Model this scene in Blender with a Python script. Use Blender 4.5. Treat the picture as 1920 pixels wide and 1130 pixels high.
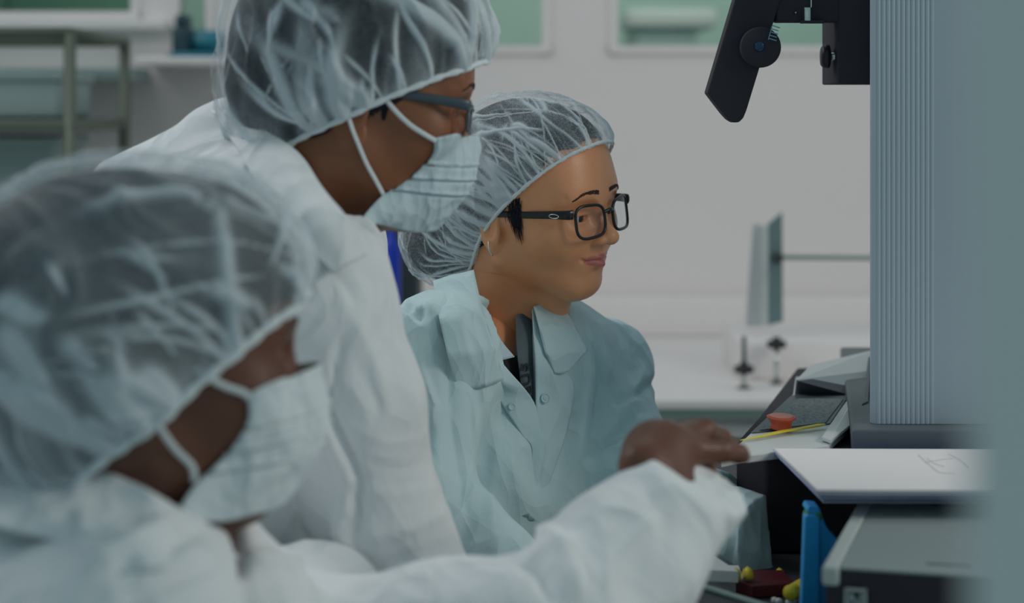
import bpy, bmesh, math, random
import numpy as np
from mathutils import Vector, Matrix, Euler
for o in list(bpy.data.objects): bpy.data.objects.remove(o)
SC = bpy.context.scene
COL = SC.collection
PI = math.pi

# ------------------------------------------------------------------ camera, world, lights, exposure
FPX, HY, CZ = 3733.3, 200.0, 1.35          # focal length in pixels, horizon row, camera height
cam = bpy.data.cameras.new('camera'); camo = bpy.data.objects.new('camera', cam); COL.objects.link(camo)
camo.location = (0, 0, CZ); camo.rotation_euler = (PI/2, 0, 0)
cam.lens = 70; cam.sensor_width = 36; cam.shift_y = -(565-HY)/1920
cam.dof.use_dof = True; cam.dof.focus_distance = 2.19; cam.dof.aperture_fstop = 3.4
cam.clip_start = 0.02
SC.camera = camo
W = bpy.data.worlds.new('world'); SC.world = W; W.use_nodes = True
bg = W.node_tree.nodes['Background']; bg.inputs[0].default_value = (0.60, 0.92, 1.0, 1); bg.inputs[1].default_value = 0.82
SC.view_settings.view_transform = 'Standard'; SC.view_settings.look = 'None'
SC.view_settings.gamma = 1; SC.view_settings.use_curve_mapping = False
SC.view_settings.exposure = -1.68
def area(name, loc, target, sx, sy, power, col):
    l = bpy.data.lights.new(name, 'AREA'); l.shape = 'RECTANGLE'; l.size = sx; l.size_y = sy; l.energy = power; l.color = col
    o = bpy.data.objects.new(name, l); COL.objects.link(o); o.location = loc
    d = Vector(target)-Vector(loc); o.rotation_euler = d.to_track_quat('-Z', 'Y').to_euler()
    o.hide_render = False
    return o
area('unseen_overhead_light', (-1.6, 2.6, 2.75), (-0.2, 1.9, 1.0), 1.0, 1.0, 62, (1.0, 0.93, 0.92))
area('unseen_overhead_light', (0.9, 3.6, 2.75), (0.5, 4.3, 0.9), 2.6, 1.0, 14, (1.0, 0.93, 0.92))  # flood added to brighten the back bench and wall
area('unseen_overhead_light', (2.2, 1.45, 2.3), (0.1, 2.2, 1.1), 0.8, 0.8, 62, (1.0, 0.90, 0.82))  # fill light added from the right to brighten the faces
area('next_room_fill', (0.3, 5.4, 2.7), (0.3, 6.5, 1.4), 2.5, 0.6, 40, (1.0, 0.98, 0.92))  # added to lighten the next room behind the panes
area('unseen_overhead_light', (-1.6, 4.2, 2.75), (-1.4, 4.8, 1.1), 1.5, 1.0, 18, (0.98, 1.0, 0.98))

# ------------------------------------------------------------------ helpers
def P(px, py, y): return np.array([(px-960)/FPX*y, y, CZ+(HY-py)/FPX*y])
def PZ(px, py, z): return P(px, py, (CZ-z)*FPX/(py-HY))

def mat(name, col, rough=0.6, metal=0.0, var=0.06, nscale=12, bump=0.0, bscale=300, spec=0.5, crumple=0.0, cscale=14, attr=None, emit=None, sheen=0):
    m = bpy.data.materials.new(name); m.use_nodes = True; nt = m.node_tree; N = nt.nodes; L = nt.links
    b = N['Principled BSDF']; b.inputs['Roughness'].default_value = rough; b.inputs['Metallic'].default_value = metal
    b.inputs['Specular IOR Level'].default_value = spec
    tc = N.new('ShaderNodeTexCoord')
    nz = N.new('ShaderNodeTexNoise'); nz.inputs['Scale'].default_value = nscale; nz.inputs['Detail'].default_value = 4
    L.new(tc.outputs['Object'], nz.inputs['Vector'])
    mp = N.new('ShaderNodeMapRange'); mp.inputs[3].default_value = 1-var; mp.inputs[4].default_value = 1+var
    L.new(nz.outputs['Fac'], mp.inputs[0])
    hs = N.new('ShaderNodeHueSaturation'); hs.inputs['Color'].default_value = (*col, 1)
    L.new(mp.outputs[0], hs.inputs['Value'])
    if attr:
        at = N.new('ShaderNodeAttribute'); at.attribute_name = attr; L.new(at.outputs['Color'], hs.inputs['Color'])
    L.new(hs.outputs[0], b.inputs['Base Color'])
    if bump:
        n2 = N.new('ShaderNodeTexNoise'); n2.inputs['Scale'].default_value = bscale; n2.inputs['Detail'].default_value = 3
        L.new(tc.outputs['Object'], n2.inputs['Vector'])
        bp = N.new('ShaderNodeBump'); bp.inputs['Strength'].default_value = bump; bp.inputs['Distance'].default_value = 0.002
        L.new(n2.outputs['Fac'], bp.inputs['Height']); L.new(bp.outputs[0], b.inputs['Normal'])
    if crumple:
        nd = N.new('ShaderNodeTexNoise'); nd.inputs['Scale'].default_value = 5; nd.inputs['Detail'].default_value = 2; L.new(tc.outputs['Object'], nd.inputs['Vector'])
        vm = N.new('ShaderNodeVectorMath'); vm.operation = 'MULTIPLY_ADD'; vm.inputs[1].default_value = (.16, .16, .16); L.new(nd.outputs['Color'], vm.inputs[0]); L.new(tc.outputs['Object'], vm.inputs[2])
        prev = None
        for sc, dist in ((cscale, .020), (cscale*2.3, .011)):
            mp2 = N.new('ShaderNodeMapping'); mp2.inputs['Scale'].default_value = (1.25, 1, .5); mp2.inputs['Rotation'].default_value = (.3, .35, .2); L.new(vm.outputs[0], mp2.inputs[0])
            vo = N.new('ShaderNodeTexVoronoi'); vo.inputs['Scale'].default_value = sc; L.new(mp2.outputs[0], vo.inputs['Vector'])
            b3 = N.new('ShaderNodeBump'); b3.inputs['Strength'].default_value = crumple; b3.inputs['Distance'].default_value = dist; L.new(vo.outputs['Distance'], b3.inputs['Height'])
            if prev: L.new(prev.outputs[0], b3.inputs['Normal'])
            prev = b3
        if bump: L.new(prev.outputs[0], bp.inputs['Normal'])
        else: L.new(prev.outputs[0], b.inputs['Normal'])
    if emit: b.inputs['Emission Color'].default_value = (*col, 1); b.inputs['Emission Strength'].default_value = emit
    return m

def origin(parent):
    v = Vector((0, 0, 0)); p = parent
    while p: v += p.location; p = p.parent
    return v
def obj(name, v, f, m, parent=None, smooth=True, at=None, kind=None, label=None):
    """world-space vertices -> ONE mesh object, parented"""
    v = np.asarray(v, float)
    if parent is None:
        o0 = np.array([(v[:, 0].min()+v[:, 0].max())/2, (v[:, 1].min()+v[:, 1].max())/2, v[:, 2].min()])
    else: o0 = np.array(origin(parent))
    me = bpy.data.meshes.new(name); me.from_pydata((v-o0).tolist(), [], [tuple(int(i) for i in q) for q in f]); me.update()
    o = bpy.data.objects.new(name, me); COL.objects.link(o)
    if parent: o.parent = parent
    else: o.location = o0
    if m: me.materials.append(m)
    if smooth: me.polygons.foreach_set('use_smooth', [True]*len(me.polygons))
    if kind: o['kind'] = kind
    if label: o['label'] = label
    return o
def thing(name, loc, label, cat, group=None):
    o = bpy.data.objects.new(name, None); COL.objects.link(o); o.location = tuple(float(c) for c in loc); o['label'] = label; o['category'] = cat
    o.empty_display_size = 0.05
    if group: o['group'] = group
    return o
def tag(o, label, cat, group=None):
    o['label'] = label; o['category'] = cat
    if group: o['group'] = group
    return o
def join(*parts):
    V = []; F = []; n = 0
    for v, f in parts:
        V.append(np.asarray(v, float)); F += [tuple(int(i)+n for i in q) for q in f]; n += len(v)
    return np.vstack(V), F
def box(c, s, R=None, bev=0.0, seg=2):
    bm = bmesh.new(); bmesh.ops.create_cube(bm, size=1.0)
    bmesh.ops.scale(bm, vec=s, verts=bm.verts)
    if bev: bmesh.ops.bevel(bm, geom=list(bm.edges), offset=bev, segments=seg, affect='EDGES', profile=0.5)
    v = np.array([q.co[:] for q in bm.verts]); f = [[q.index for q in p.verts] for p in bm.faces]
    bm.verts.ensure_lookup_table(); bm.free()
    if R is not None: v = v @ np.asarray(R).T
    return v+np.asarray(c), f
def box2(lo, hi, bev=0.0, seg=2):
    lo = np.array(lo, float); hi = np.array(hi, float); return box((lo+hi)/2, hi-lo, None, bev, seg)
def poly_prism(pts, vec, bev=0.0):
    """planar polygon (3-D points) pushed along vec"""
    bm = bmesh.new(); a = [bm.verts.new(tuple(p)) for p in pts]; b = [bm.verts.new(tuple(np.asarray(p)+vec)) for p in pts]
    n = len(pts); bm.faces.new(a[::-1]); bm.faces.new(b)
    for i in range(n): bm.faces.new((a[i], a[(i+1) % n], b[(i+1) % n], b[i]))
    bmesh.ops.recalc_face_normals(bm, faces=bm.faces)
    if bev: bmesh.ops.bevel(bm, geom=list(bm.edges), offset=bev, segments=2, affect='EDGES', profile=0.5)
    bm.verts.index_update(); v = np.array([q.co[:] for q in bm.verts]); f = [[q.index for q in p.verts] for p in bm.faces]; bm.free()
    return v, f
def catmull(pts, n, closed=False):
    pts = np.asarray(pts, float); m = len(pts); out = []
    segs = m if closed else m-1
    for i in range(segs):
        if closed: p0, p1, p2, p3 = pts[(i-1) % m], pts[i], pts[(i+1) % m], pts[(i+2) % m]
        else:
            p1, p2 = pts[i], pts[i+1]; p0 = pts[i-1] if i else 2*p1-p2; p3 = pts[i+2] if i+2 < m else 2*p2-p1
        for j in range(n):
            t = j/n; out.append(0.5*((2*p1)+(-p0+p2)*t+(2*p0-5*p1+4*p2-p3)*t*t+(-p0+3*p1-3*p2+p3)*t**3))
    if not closed: out.append(pts[-1])
    return np.array(out)
def tube(path, r, seg=10, closed=False, flat=None, up=None, cap=True):
    """r: number or per-point array; flat=(a,b) gives an elliptic section, a along 'up'-ish normal"""
    path = np.asarray(path, float); n = len(path); r = np.full(n, r) if np.isscalar(r) else np.asarray(r, float)
    T = np.gradient(path, axis=0)
    if closed: T = np.roll(path, -1, 0)-np.roll(path, 1, 0)
    T /= np.linalg.norm(T, axis=1)[:, None]+1e-12
    u = np.array(up if up is not None else (0, 0, 1.0), float)
    if up is None and abs(T[0] @ u) > .9: u = np.array([1.0, 0, 0])
    V = []
    for i in range(n):
        a = (u if up is not None else u) - T[i]*(u @ T[i]); a /= np.linalg.norm(a)+1e-12
        if up is None: u = a
        b = np.cross(T[i], a); fa, fb = flat if flat else (1, 1)
        for k in range(seg):
            th = 2*PI*k/seg; V.append(path[i]+a*math.cos(th)*r[i]*fa+b*math.sin(th)*r[i]*fb)
    F = []
    for i in range(n if closed else n-1):
        j = (i+1) % n
        for k in range(seg): F.append((i*seg+k, i*seg+(k+1) % seg, j*seg+(k+1) % seg, j*seg+k))
    if not closed and cap:
        F.append(tuple(range(seg))[::-1]); F.append(tuple((n-1)*seg+k for k in range(seg)))
    return np.array(V), F
def lathe(prof, c, axis=(0, 0, 1), seg=32):
    """prof: (radius, height) pairs"""
    q = Vector((0, 0, 1)).rotation_difference(Vector(axis)).to_matrix(); q = np.array(q)
    V = []; F = []
    for (r, h) in prof:
        for k in range(seg):
            th = 2*PI*k/seg; V.append(q @ np.array([r*math.cos(th), r*math.sin(th), h])+np.asarray(c))
    for i in range(len(prof)-1):
        for k in range(seg): F.append((i*seg+k, i*seg+(k+1) % seg, (i+1)*seg+(k+1) % seg, (i+1)*seg+k))
    F.append(tuple(range(seg))[::-1]); F.append(tuple((len(prof)-1)*seg+k for k in range(seg)))
    return np.array(V), F
def sheet(ctrl, nu=8, nv=8, thick=0.0012, wr=0.0, seed=0, wscale=25, lin=False):
    """smooth cloth sheet through a grid of control points, with thickness"""
    ctrl = np.asarray(ctrl, float)
    if lin: catmull = lambda q, k: np.array([q[i]+(q[i+1]-q[i])*j/k for i in range(len(q)-1) for j in range(k)]+[q[-1]])
    else: catmull = globals()['catmull']
    rows = np.array([catmull(r, nu) for r in ctrl]); rows = np.transpose(np.array([catmull(rows[:, j], nv) for j in range(rows.shape[1])]), (1, 0, 2))
    m, n = rows.shape[:2]
    du = np.gradient(rows, axis=1); dv = np.gradient(rows, axis=0); N = np.cross(du, dv); N /= np.linalg.norm(N, axis=2)[:, :, None]+1e-12
    if wr:
        h = (noise(rows.reshape(-1, 3)*wscale+seed*7.3).reshape(m, n)-.5)*2*wr; rows = rows+N*h[..., None]
    A = (rows+N*thick/2).reshape(-1, 3); B = (rows-N*thick/2).reshape(-1, 3); K = m*n
    F = []
    for i in range(m-1):
        for j in range(n-1):
            a = i*n+j; F.append((a, a+1, a+n+1, a+n)); F.append((K+a, K+a+n, K+a+n+1, K+a+1))
    ring = [(0, j) for j in range(n)]+[(i, n-1) for i in range(1, m)]+[(m-1, j) for j in range(n-2, -1, -1)]+[(i, 0) for i in range(m-2, 0, -1)]
    ids = [i*n+j for i, j in ring]
    for k in range(len(ids)):
        a, b = ids[k], ids[(k+1) % len(ids)]; F.append((a, K+a, K+b, b))
    return np.vstack([A, B]), F

# value noise, numpy
_rs = np.random.RandomState(11); _tab = _rs.rand(4096)
def noise(p):
    p = np.asarray(p, float); i = np.floor(p).astype(np.int64); f = p-i; f = f*f*(3-2*f)
    def hsh(a, b, c): return _tab[((a*73856093) ^ (b*19349663) ^ (c*83492791)) & 4095]
    r = 0
    for dx in (0, 1):
        for dy in (0, 1):
            for dz in (0, 1):
                w = (f[:, 0] if dx else 1-f[:, 0])*(f[:, 1] if dy else 1-f[:, 1])*(f[:, 2] if dz else 1-f[:, 2])
                r = r+w*hsh(i[:, 0]+dx, i[:, 1]+dy, i[:, 2]+dz)
    return r
def fbm(p, o=3):
    r = 0; a = .5; s = 0
    for k in range(o): r = r+a*noise(p*2**k+k*5.1); s += a; a *= .5
    return r/s
def ridge(p, sharp=2.0): return (1-np.abs(2*noise(p)-1))**sharp

# ------------------------------------------------------------------ implicit surfaces
class Grid:
    def __init__(s, lo, hi, h):
        s.lo = np.array(lo, float); s.h = h; s.n = np.ceil((np.array(hi)-s.lo)/h).astype(int)+1
        s.ax = [s.lo[i]+np.arange(s.n[i])*h for i in range(3)]
        s.D = np.full(s.n, 0.06, np.float32)
    def op(s, fn, lo, hi, k=0.0, mode='u'):
        sl = []
        for i in range(3):
            a = int(np.clip(math.floor((lo[i]-s.lo[i])/s.h), 0, s.n[i])); b = int(np.clip(math.ceil((hi[i]-s.lo[i])/s.h)+1, 0, s.n[i]))
            if b <= a: return
            sl.append(slice(a, b))
        X = s.ax[0][sl[0]][:, None, None].astype(np.float32); Y = s.ax[1][sl[1]][None, :, None].astype(np.float32); Z = s.ax[2][sl[2]][None, None, :].astype(np.float32)
        b = fn(X, Y, Z); a = s.D[tuple(sl)]
        if mode == 's': b = -b; q = np.maximum(a, b)
        else: q = np.minimum(a, b)
        if k > 0:
            t = np.maximum(k-np.abs(a-b), 0)/k; q = q+t*t*k*.25 if mode == 's' else q-t*t*k*.25
        s.D[tuple(sl)] = q
    def cap(s, p0, p1, r0, r1=None, k=0.0, mode='u'):
        r1 = r0 if r1 is None else r1; p0 = np.asarray(p0, float); p1 = np.asarray(p1, float); d = p1-p0; dd = max(d @ d, 1e-12); m = max(r0, r1)+k+4*s.h
        def fn(X, Y, Z):
            t = np.clip(((X-p0[0])*d[0]+(Y-p0[1])*d[1]+(Z-p0[2])*d[2])/dd, 0, 1)
            return np.sqrt((X-p0[0]-t*d[0])**2+(Y-p0[1]-t*d[1])**2+(Z-p0[2]-t*d[2])**2)-(r0+(r1-r0)*t)
        s.op(fn, np.minimum(p0, p1)-m, np.maximum(p0, p1)+m, k, mode)
    def ell(s, c, r, k=0.0, mode='u', R=None):
        c = np.asarray(c, float); r = np.asarray(r, float); m = r.max()+k+4*s.h
        R = np.eye(3) if R is None else np.asarray(R)          # columns = ellipsoid axes
        def fn(X, Y, Z):
            x, y, z = X-c[0], Y-c[1], Z-c[2]
            q = [(x*R[0, i]+y*R[1, i]+z*R[2, i])/r[i] for i in range(3)]
            k0 = np.sqrt(q[0]**2+q[1]**2+q[2]**2)+1e-9; k1 = np.sqrt((q[0]/r[0])**2+(q[1]/r[1])**2+(q[2]/r[2])**2)+1e-9
            return k0*(k0-1)/k1
        s.op(fn, c-m, c+m, k, mode)
    def bx(s, c, hs, rad, k=0.0, mode='u', R=None):
        c = np.asarray(c, float); m = np.linalg.norm(hs)+rad+k+4*s.h; R = np.eye(3) if R is None else np.asarray(R)
        def fn(X, Y, Z):
            x, y, z = X-c[0], Y-c[1], Z-c[2]
            q = [np.abs(x*R[0, i]+y*R[1, i]+z*R[2, i])-hs[i]+rad for i in range(3)]
            return np.sqrt(sum(np.maximum(a, 0)**2 for a in q))+np.minimum(np.maximum(np.maximum(q[0], q[1]), q[2]), 0)-rad
        s.op(fn, c-m, c+m, k, mode)
    def mesh(s):
        D = s.D; S = D < 0; n = np.array(D.shape)
        c = [S[a:n[0]-1+a, b:n[1]-1+b, d:n[2]-1+d] for a in (0, 1) for b in (0, 1) for d in (0, 1)]
        tot = sum(x.astype(np.int8) for x in c); act = (tot > 0) & (tot < 8)
        I = np.argwhere(act); idx = np.full(act.shape, -1, np.int64); idx[act] = np.arange(len(I))
        offs = np.array([(a, b, d) for a in (0, 1) for b in (0, 1) for d in (0, 1)])
        val = np.stack([D[I[:, 0]+o[0], I[:, 1]+o[1], I[:, 2]+o[2]] for o in offs], 1).astype(float)
        acc = np.zeros((len(I), 3)); cnt = np.zeros(len(I))
        for i in range(8):
            for j in range(i+1, 8):
                if np.abs(offs[i]-offs[j]).sum() != 1: continue
                cr = (val[:, i] < 0) != (val[:, j] < 0); t = np.where(cr, val[:, i]/np.where(cr, val[:, i]-val[:, j], 1), 0)
                acc += np.where(cr[:, None], offs[i]+t[:, None]*(offs[j]-offs[i]), 0); cnt += cr
        V = (I+acc/cnt[:, None])*s.h+s.lo; F = []
        for ax in range(3):
            a1, a2 = (ax+1) % 3, (ax+2) % 3
            s0 = [slice(None)]*3; s1 = [slice(None)]*3; s0[ax] = slice(0, -1); s1[ax] = slice(1, None)
            A, B = S[tuple(s0)], S[tuple(s1)]; E = np.argwhere(A != B)
            ok = (E[:, a1] > 0) & (E[:, a2] > 0) & (E[:, a1] < n[a1]-1) & (E[:, a2] < n[a2]-1); E = E[ok]
            fl = A[E[:, 0], E[:, 1], E[:, 2]]
            q = []
            for (u, v) in ((0, 0), (-1, 0), (-1, -1), (0, -1)):
                C = E.copy(); C[:, a1] += u; C[:, a2] += v; q.append(idx[C[:, 0], C[:, 1], C[:, 2]])
            q = np.stack(q, 1); q = np.where(fl[:, None], q, q[:, ::-1]); F.append(q[(q >= 0).all(1)])
        return V, np.vstack(F)
def normals(V, F):
    F = np.asarray(F); N = np.zeros_like(V); fn = np.cross(V[F[:, 2]]-V[F[:, 0]], V[F[:, 3]]-V[F[:, 1]])
    for k in range(4): np.add.at(N, F[:, k], fn)
    return N/(np.linalg.norm(N, axis=1)[:, None]+1e-12)
def relax(V, F, it=2, w=.5):
    F = np.asarray(F); 
    for _ in range(it):
        S = np.zeros_like(V); C = np.zeros(len(V))
        for k in range(4):
            j = (k+1) % 4; np.add.at(S, F[:, k], V[F[:, j]]); np.add.at(S, F[:, j], V[F[:, k]]); np.add.at(C, F[:, k], 1); np.add.at(C, F[:, j], 1)
        V = V*(1-w)+w*S/np.maximum(C, 1)[:, None]
    return V
def keep(V, F, mask):
    """keep the faces whose vertices all lie in mask"""
    F = np.asarray(F); F = F[mask[F].all(1)]; used = np.unique(F); mp = np.full(len(V), -1); mp[used] = np.arange(len(used))
    return V[used], mp[F], used
def add_attr(o, name, col):
    a = o.data.color_attributes.new(name, 'FLOAT_COLOR', 'POINT'); c = np.ones((len(col), 4)); c[:, :3] = col if col.ndim == 2 else col[:, None]
    a.data.foreach_set('color', c.ravel().astype(np.float32))
def rotm(yaw, pitch, roll):
    """local x forward, y left, z up; yaw about z, pitch>0 tips the face down, roll about x"""
    return np.array(Matrix.Rotation(yaw, 3, 'Z') @ Matrix.Rotation(pitch, 3, 'Y') @ Matrix.Rotation(roll, 3, 'X'))
def sstep(a, b, x): t = np.clip((x-a)/(b-a), 0, 1); return t*t*(3-2*t)
from mathutils.bvhtree import BVHTree
# ------------------------------------------------------------------ materials
M = {}
M['coat_white'] = mat('white_coat_cloth', (.80, .84, .86), .9, var=.03, bump=.2, bscale=160, spec=.2, crumple=.42)
M['coat_blue'] = mat('pale_blue_coat_cloth', (.56, .74, .77), .85, var=.04, bump=.2, bscale=160, spec=.25, crumple=.48)
M['mask_white'] = mat('white_mask_cloth', (.72, .80, .83), .9, var=.03, crumple=.3, cscale=30)
M['mask'] = mat('pale_blue_mask_cloth', (.60, .74, .79), .9, var=.03, bump=.2, bscale=260, spec=.2, crumple=.3, cscale=30)
M['strap'] = mat('white_elastic', (.75, .82, .84), .8)
M['skin_f'] = mat('light_brown_skin', (.47, .265, .165), .36, var=.07, nscale=30, bump=.12, bscale=700, attr='tint', spec=.5)
M['skin_m'] = mat('brown_skin', (.22, .115, .068), .42, var=.08, nscale=30, bump=.1, bscale=600, attr='tint', spec=.45)
M['skin_d'] = mat('dark_brown_skin', (.15, .075, .052), .45, var=.08, nscale=30, bump=.1, bscale=600, attr='tint', spec=.4)
M['hair'] = mat('black_hair', (.014, .016, .024), .7, var=.3, nscale=80, spec=.2)
M['brow'] = mat('dark_brown_hair', (.045, .028, .022), .7)
M['eye'] = mat('eye_white', (.62, .60, .58), .15, var=.02)
M['iris'] = mat('dark_iris', (.02, .012, .01), .1)
M['black_plastic'] = mat('black_plastic', (.014, .015, .02), .42, var=.1)
M['frame_black'] = mat('black_glasses_frame', (.012, .014, .018), .3)
M['frame_blue'] = mat('slate_glasses_frame', (.055, .085, .11), .4)
M['chrome'] = mat('brushed_steel', (.62, .70, .68), .3, 1.0)
M['shirt'] = mat('dark_polo_cloth', (.022, .018, .026), .9, bump=.3, bscale=500)
M['shirt_white'] = mat('pale_shirt_cloth', (.52, .64, .72), .9)
M['lanyard'] = mat('slate_lanyard', (.09, .13, .15), .7)
M['ink'] = mat('dark_ink', (.02, .025, .035), .7)
M['trousers'] = mat('dark_trousers', (.03, .035, .05), .9)
M['shoes'] = mat('black_shoes', (.02, .02, .02), .5)

def glassmat(name, tint=(1, 1, 1), refl=.12, rough=.03):
    m = bpy.data.materials.new(name); m.use_nodes = True; nt = m.node_tree; N = nt.nodes; L = nt.links; N.remove(N['Principled BSDF'])
    t = N.new('ShaderNodeBsdfTransparent'); t.inputs[0].default_value = (*tint, 1)
    g = N.new('ShaderNodeBsdfGlossy'); g.inputs['Roughness'].default_value = rough
    fr = N.new('ShaderNodeFresnel'); fr.inputs[0].default_value = 1.5
    mm = N.new('ShaderNodeMath'); mm.operation = 'ADD'; mm.inputs[1].default_value = refl-.04; L.new(fr.outputs[0], mm.inputs[0])
    mx = N.new('ShaderNodeMixShader'); L.new(mm.outputs[0], mx.inputs[0]); L.new(t.outputs[0], mx.inputs[1]); L.new(g.outputs[0], mx.inputs[2])
    L.new(mx.outputs[0], N['Material Output'].inputs[0]); return m
M['lens'] = glassmat('clear_lens', (.97, .99, .99), .05)

def netmat(name, base, gain, fib, scale=260):
    """thin non-woven fabric: see-through between its fibres, whiter where it is gathered"""
    m = bpy.data.materials.new(name); m.use_nodes = True; nt = m.node_tree; N = nt.nodes; L = nt.links; N.remove(N['Principled BSDF'])
    tc = N.new('ShaderNodeTexCoord'); at = N.new('ShaderNodeAttribute'); at.attribute_name = 'gather'
    def fibres(sc, w, off):
        mp = N.new('ShaderNodeMapping'); mp.inputs['Location'].default_value = (off, off*.7, off*.3); L.new(tc.outputs['Object'], mp.inputs[0])
        n = N.new('ShaderNodeTexNoise'); n.inputs['Scale'].default_value = sc; n.inputs['Detail'].default_value = 1.5; n.inputs['Distortion'].default_value = 1.2
        L.new(mp.outputs[0], n.inputs['Vector'])
        a = N.new('ShaderNodeMath'); a.operation = 'SUBTRACT'; a.inputs[1].default_value = .5; L.new(n.outputs['Fac'], a.inputs[0])
        b = N.new('ShaderNodeMath'); b.operation = 'ABSOLUTE'; L.new(a.outputs[0], b.inputs[0])
        c = N.new('ShaderNodeMapRange'); c.inputs[1].default_value = 0; c.inputs[2].default_value = w; c.inputs[3].default_value = 1; c.inputs[4].default_value = 0
        L.new(b.outputs[0], c.inputs[0]); return c.outputs[0]
    f1 = fibres(scale, .05, 0); f2 = fibres(scale*.55, .035, 3.1); f3 = fibres(scale*1.7, .08, 7.7)
    def madd(x, k, y=None, c=0.0):
        n = N.new('ShaderNodeMath'); n.operation = 'MULTIPLY_ADD'; L.new(x, n.inputs[0]); n.inputs[1].default_value = k
        if y is not None: L.new(y, n.inputs[2])
        else: n.inputs[2].default_value = c
        return n.outputs[0]
    pw = N.new('ShaderNodeMath'); pw.operation = 'POWER'; pw.inputs[1].default_value = 1.35; L.new(at.outputs['Fac'], pw.inputs[0]); v = madd(pw.outputs[0], gain, None, base); v = madd(f1, fib, v); v = madd(f2, fib*.8, v); v = madd(f3, fib*.6, v)
    lw = N.new('ShaderNodeLayerWeight'); lw.inputs[0].default_value = .5; pf = N.new('ShaderNodeMath'); pf.operation = 'POWER'; pf.inputs[1].default_value = 4; L.new(lw.outputs['Facing'], pf.inputs[0]); v = madd(pf.outputs[0], .35, v)
    cl = N.new('ShaderNodeClamp'); cl.inputs[2].default_value = .93; L.new(v, cl.inputs[0])
    d = N.new('ShaderNodeBsdfDiffuse'); d.inputs[0].default_value = (.80, .90, .95, 1)
    tl = N.new('ShaderNodeBsdfTranslucent'); tl.inputs[0].default_value = (.74, .86, .92, 1)
    m1 = N.new('ShaderNodeMixShader'); m1.inputs[0].default_value = .25; L.new(d.outputs[0], m1.inputs[1]); L.new(tl.outputs[0], m1.inputs[2])
    tr = N.new('ShaderNodeBsdfTransparent'); m2 = N.new('ShaderNodeMixShader'); L.new(cl.outputs[0], m2.inputs[0]); L.new(tr.outputs[0], m2.inputs[1]); L.new(m1.outputs[0], m2.inputs[2])
    L.new(m2.outputs[0], N['Material Output'].inputs[0]); return m
M['net'] = netmat('white_nonwoven_net', .0, 1.15, .27, 420)
M['net_soft'] = netmat('white_nonwoven_net_fine', .02, 1.15, .08, 260)
M['net_dense'] = netmat('white_nonwoven_net_dense', .14, 1.0, .08, 260)

# ------------------------------------------------------------------ heads
def head_mesh(male, h, neck, fat=1.0):
    """head in its own frame (x forward, y left, z up, ear hole at z=0); neck = local point of the neck base"""
    g = Grid((-.13, -.105, -.27), (.145, .105, .155), h)
    g.ell((-.004, 0, .045), (.098, .076, .090))                       # skull
    g.ell((.032, 0, .018), (.062, .066, .080), .03)                   # face mass
    g.ell((.036, 0, -.028), (.052, .054, .052), .03)                  # lower face
    for s in (1, -1):
        g.cap((.002, s*.056, -.036), (.060, s*.018, -.078), .014, .012, .03)   # jaw
        g.ell((.060, s*.040, -.006), (.024, .024, .024), .025)        # cheek
    fx = 0 if male else .006
    g.ell((.072-fx, 0, -.074), (.017, .022, .017), .025)                 # chin
    g.ell((.078-fx*.5, 0, -.043), (.016, .024, .018), .015)                 # mouth mound
    g.ell((.081, 0, .043), (.012, .046, .012), .02)                   # brow ridge
    g.ell((.062, 0, .070), (.024, .05, .034), .03)                    # forehead
    for s in (1, -1): g.ell((.101, s*.031, .021), (.014, .019, .012), .016, 's')   # sockets
    nb = .1115 if male else .1125
    g.cap((.088, 0, .026), (nb-.006, 0, -.006), .0065, .0085, .012)   # nose
    g.ell((nb-.003, 0, -.011), (.0105, .0105, .0095), .008)
    for s in (1, -1):
        g.ell((nb-.012, s*.0125, -.013), (.010, .0075, .0075), .005)
        g.ell((nb-.007, s*.006, -.0195), (.0045, .0032, .003), .002, 's')
    for s in (1, -1):                                                 # lids with a slit for the eyeball
        g.ell((.0765, s*.031, .018), (.0138, .0150, .0132), .007)
        g.ell((.0915, s*.0315, .0175), (.012, .0130, .0046), .001, 's')
        g.cap((.089, s*.018, .0235), (.086, s*.043, .0225), .0022, .002, .003)
    # lips
    for s in (1, -1):
        g.cap((.0950, s*.003, -.0375), (.0845, s*.023, -.0395), .0040, .0020, .004)
        g.cap((.0940, 0, -.0475), (.0835, s*.021, -.0425), .0056, .0022, .004)
        g.cap((.1000, 0, -.0418), (.0870, s*.0235, -.0395), .0014, .0010, .0015, 's')
        g.cap((.0860, s*.0265, -.0385), (.0850, s*.0285, -.0370), .0022, .0012, .004, 's')
    g.ell((.0985, 0, -.030), (.004, .003, .008), .003, 's')
    g.ell((.0950, 0, -.0585), (.006, .016, .005), .008, 's')
    for s in (1, -1):                                                 # ears
        Re = rotm(s*.25, -.12, 0)
        g.ell((-.010, s*.0745, .006), (.017, .006, .031), .006, 'u', Re)
        g.ell((-.007, s*.0805, .010), (.010, .0045, .020), .003, 's', Re)
        g.cap((-.004, s*.0755, -.004), (-.003, s*.0765, .012), .0035, .003, .003)
        g.ell((-.004, s*.0725, -.020), (.0085, .0050, .0095), .004)
    nk = np.asarray(neck, float)
    top = np.array((-.022, 0, -.035)); w = .050 if male else .043
    for s in (1, -1):
        g.cap(top+(0, s*.010, 0), nk+(0, s*.016, 0), w, w*1.08, .03)
    g.cap((.030, 0, -.075), nk*.9+np.array((.030, 0, .01)), .018, .024, .03)
    V, F = g.mesh(); V = relax(V, F, 1, .4)
    return V, F
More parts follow.
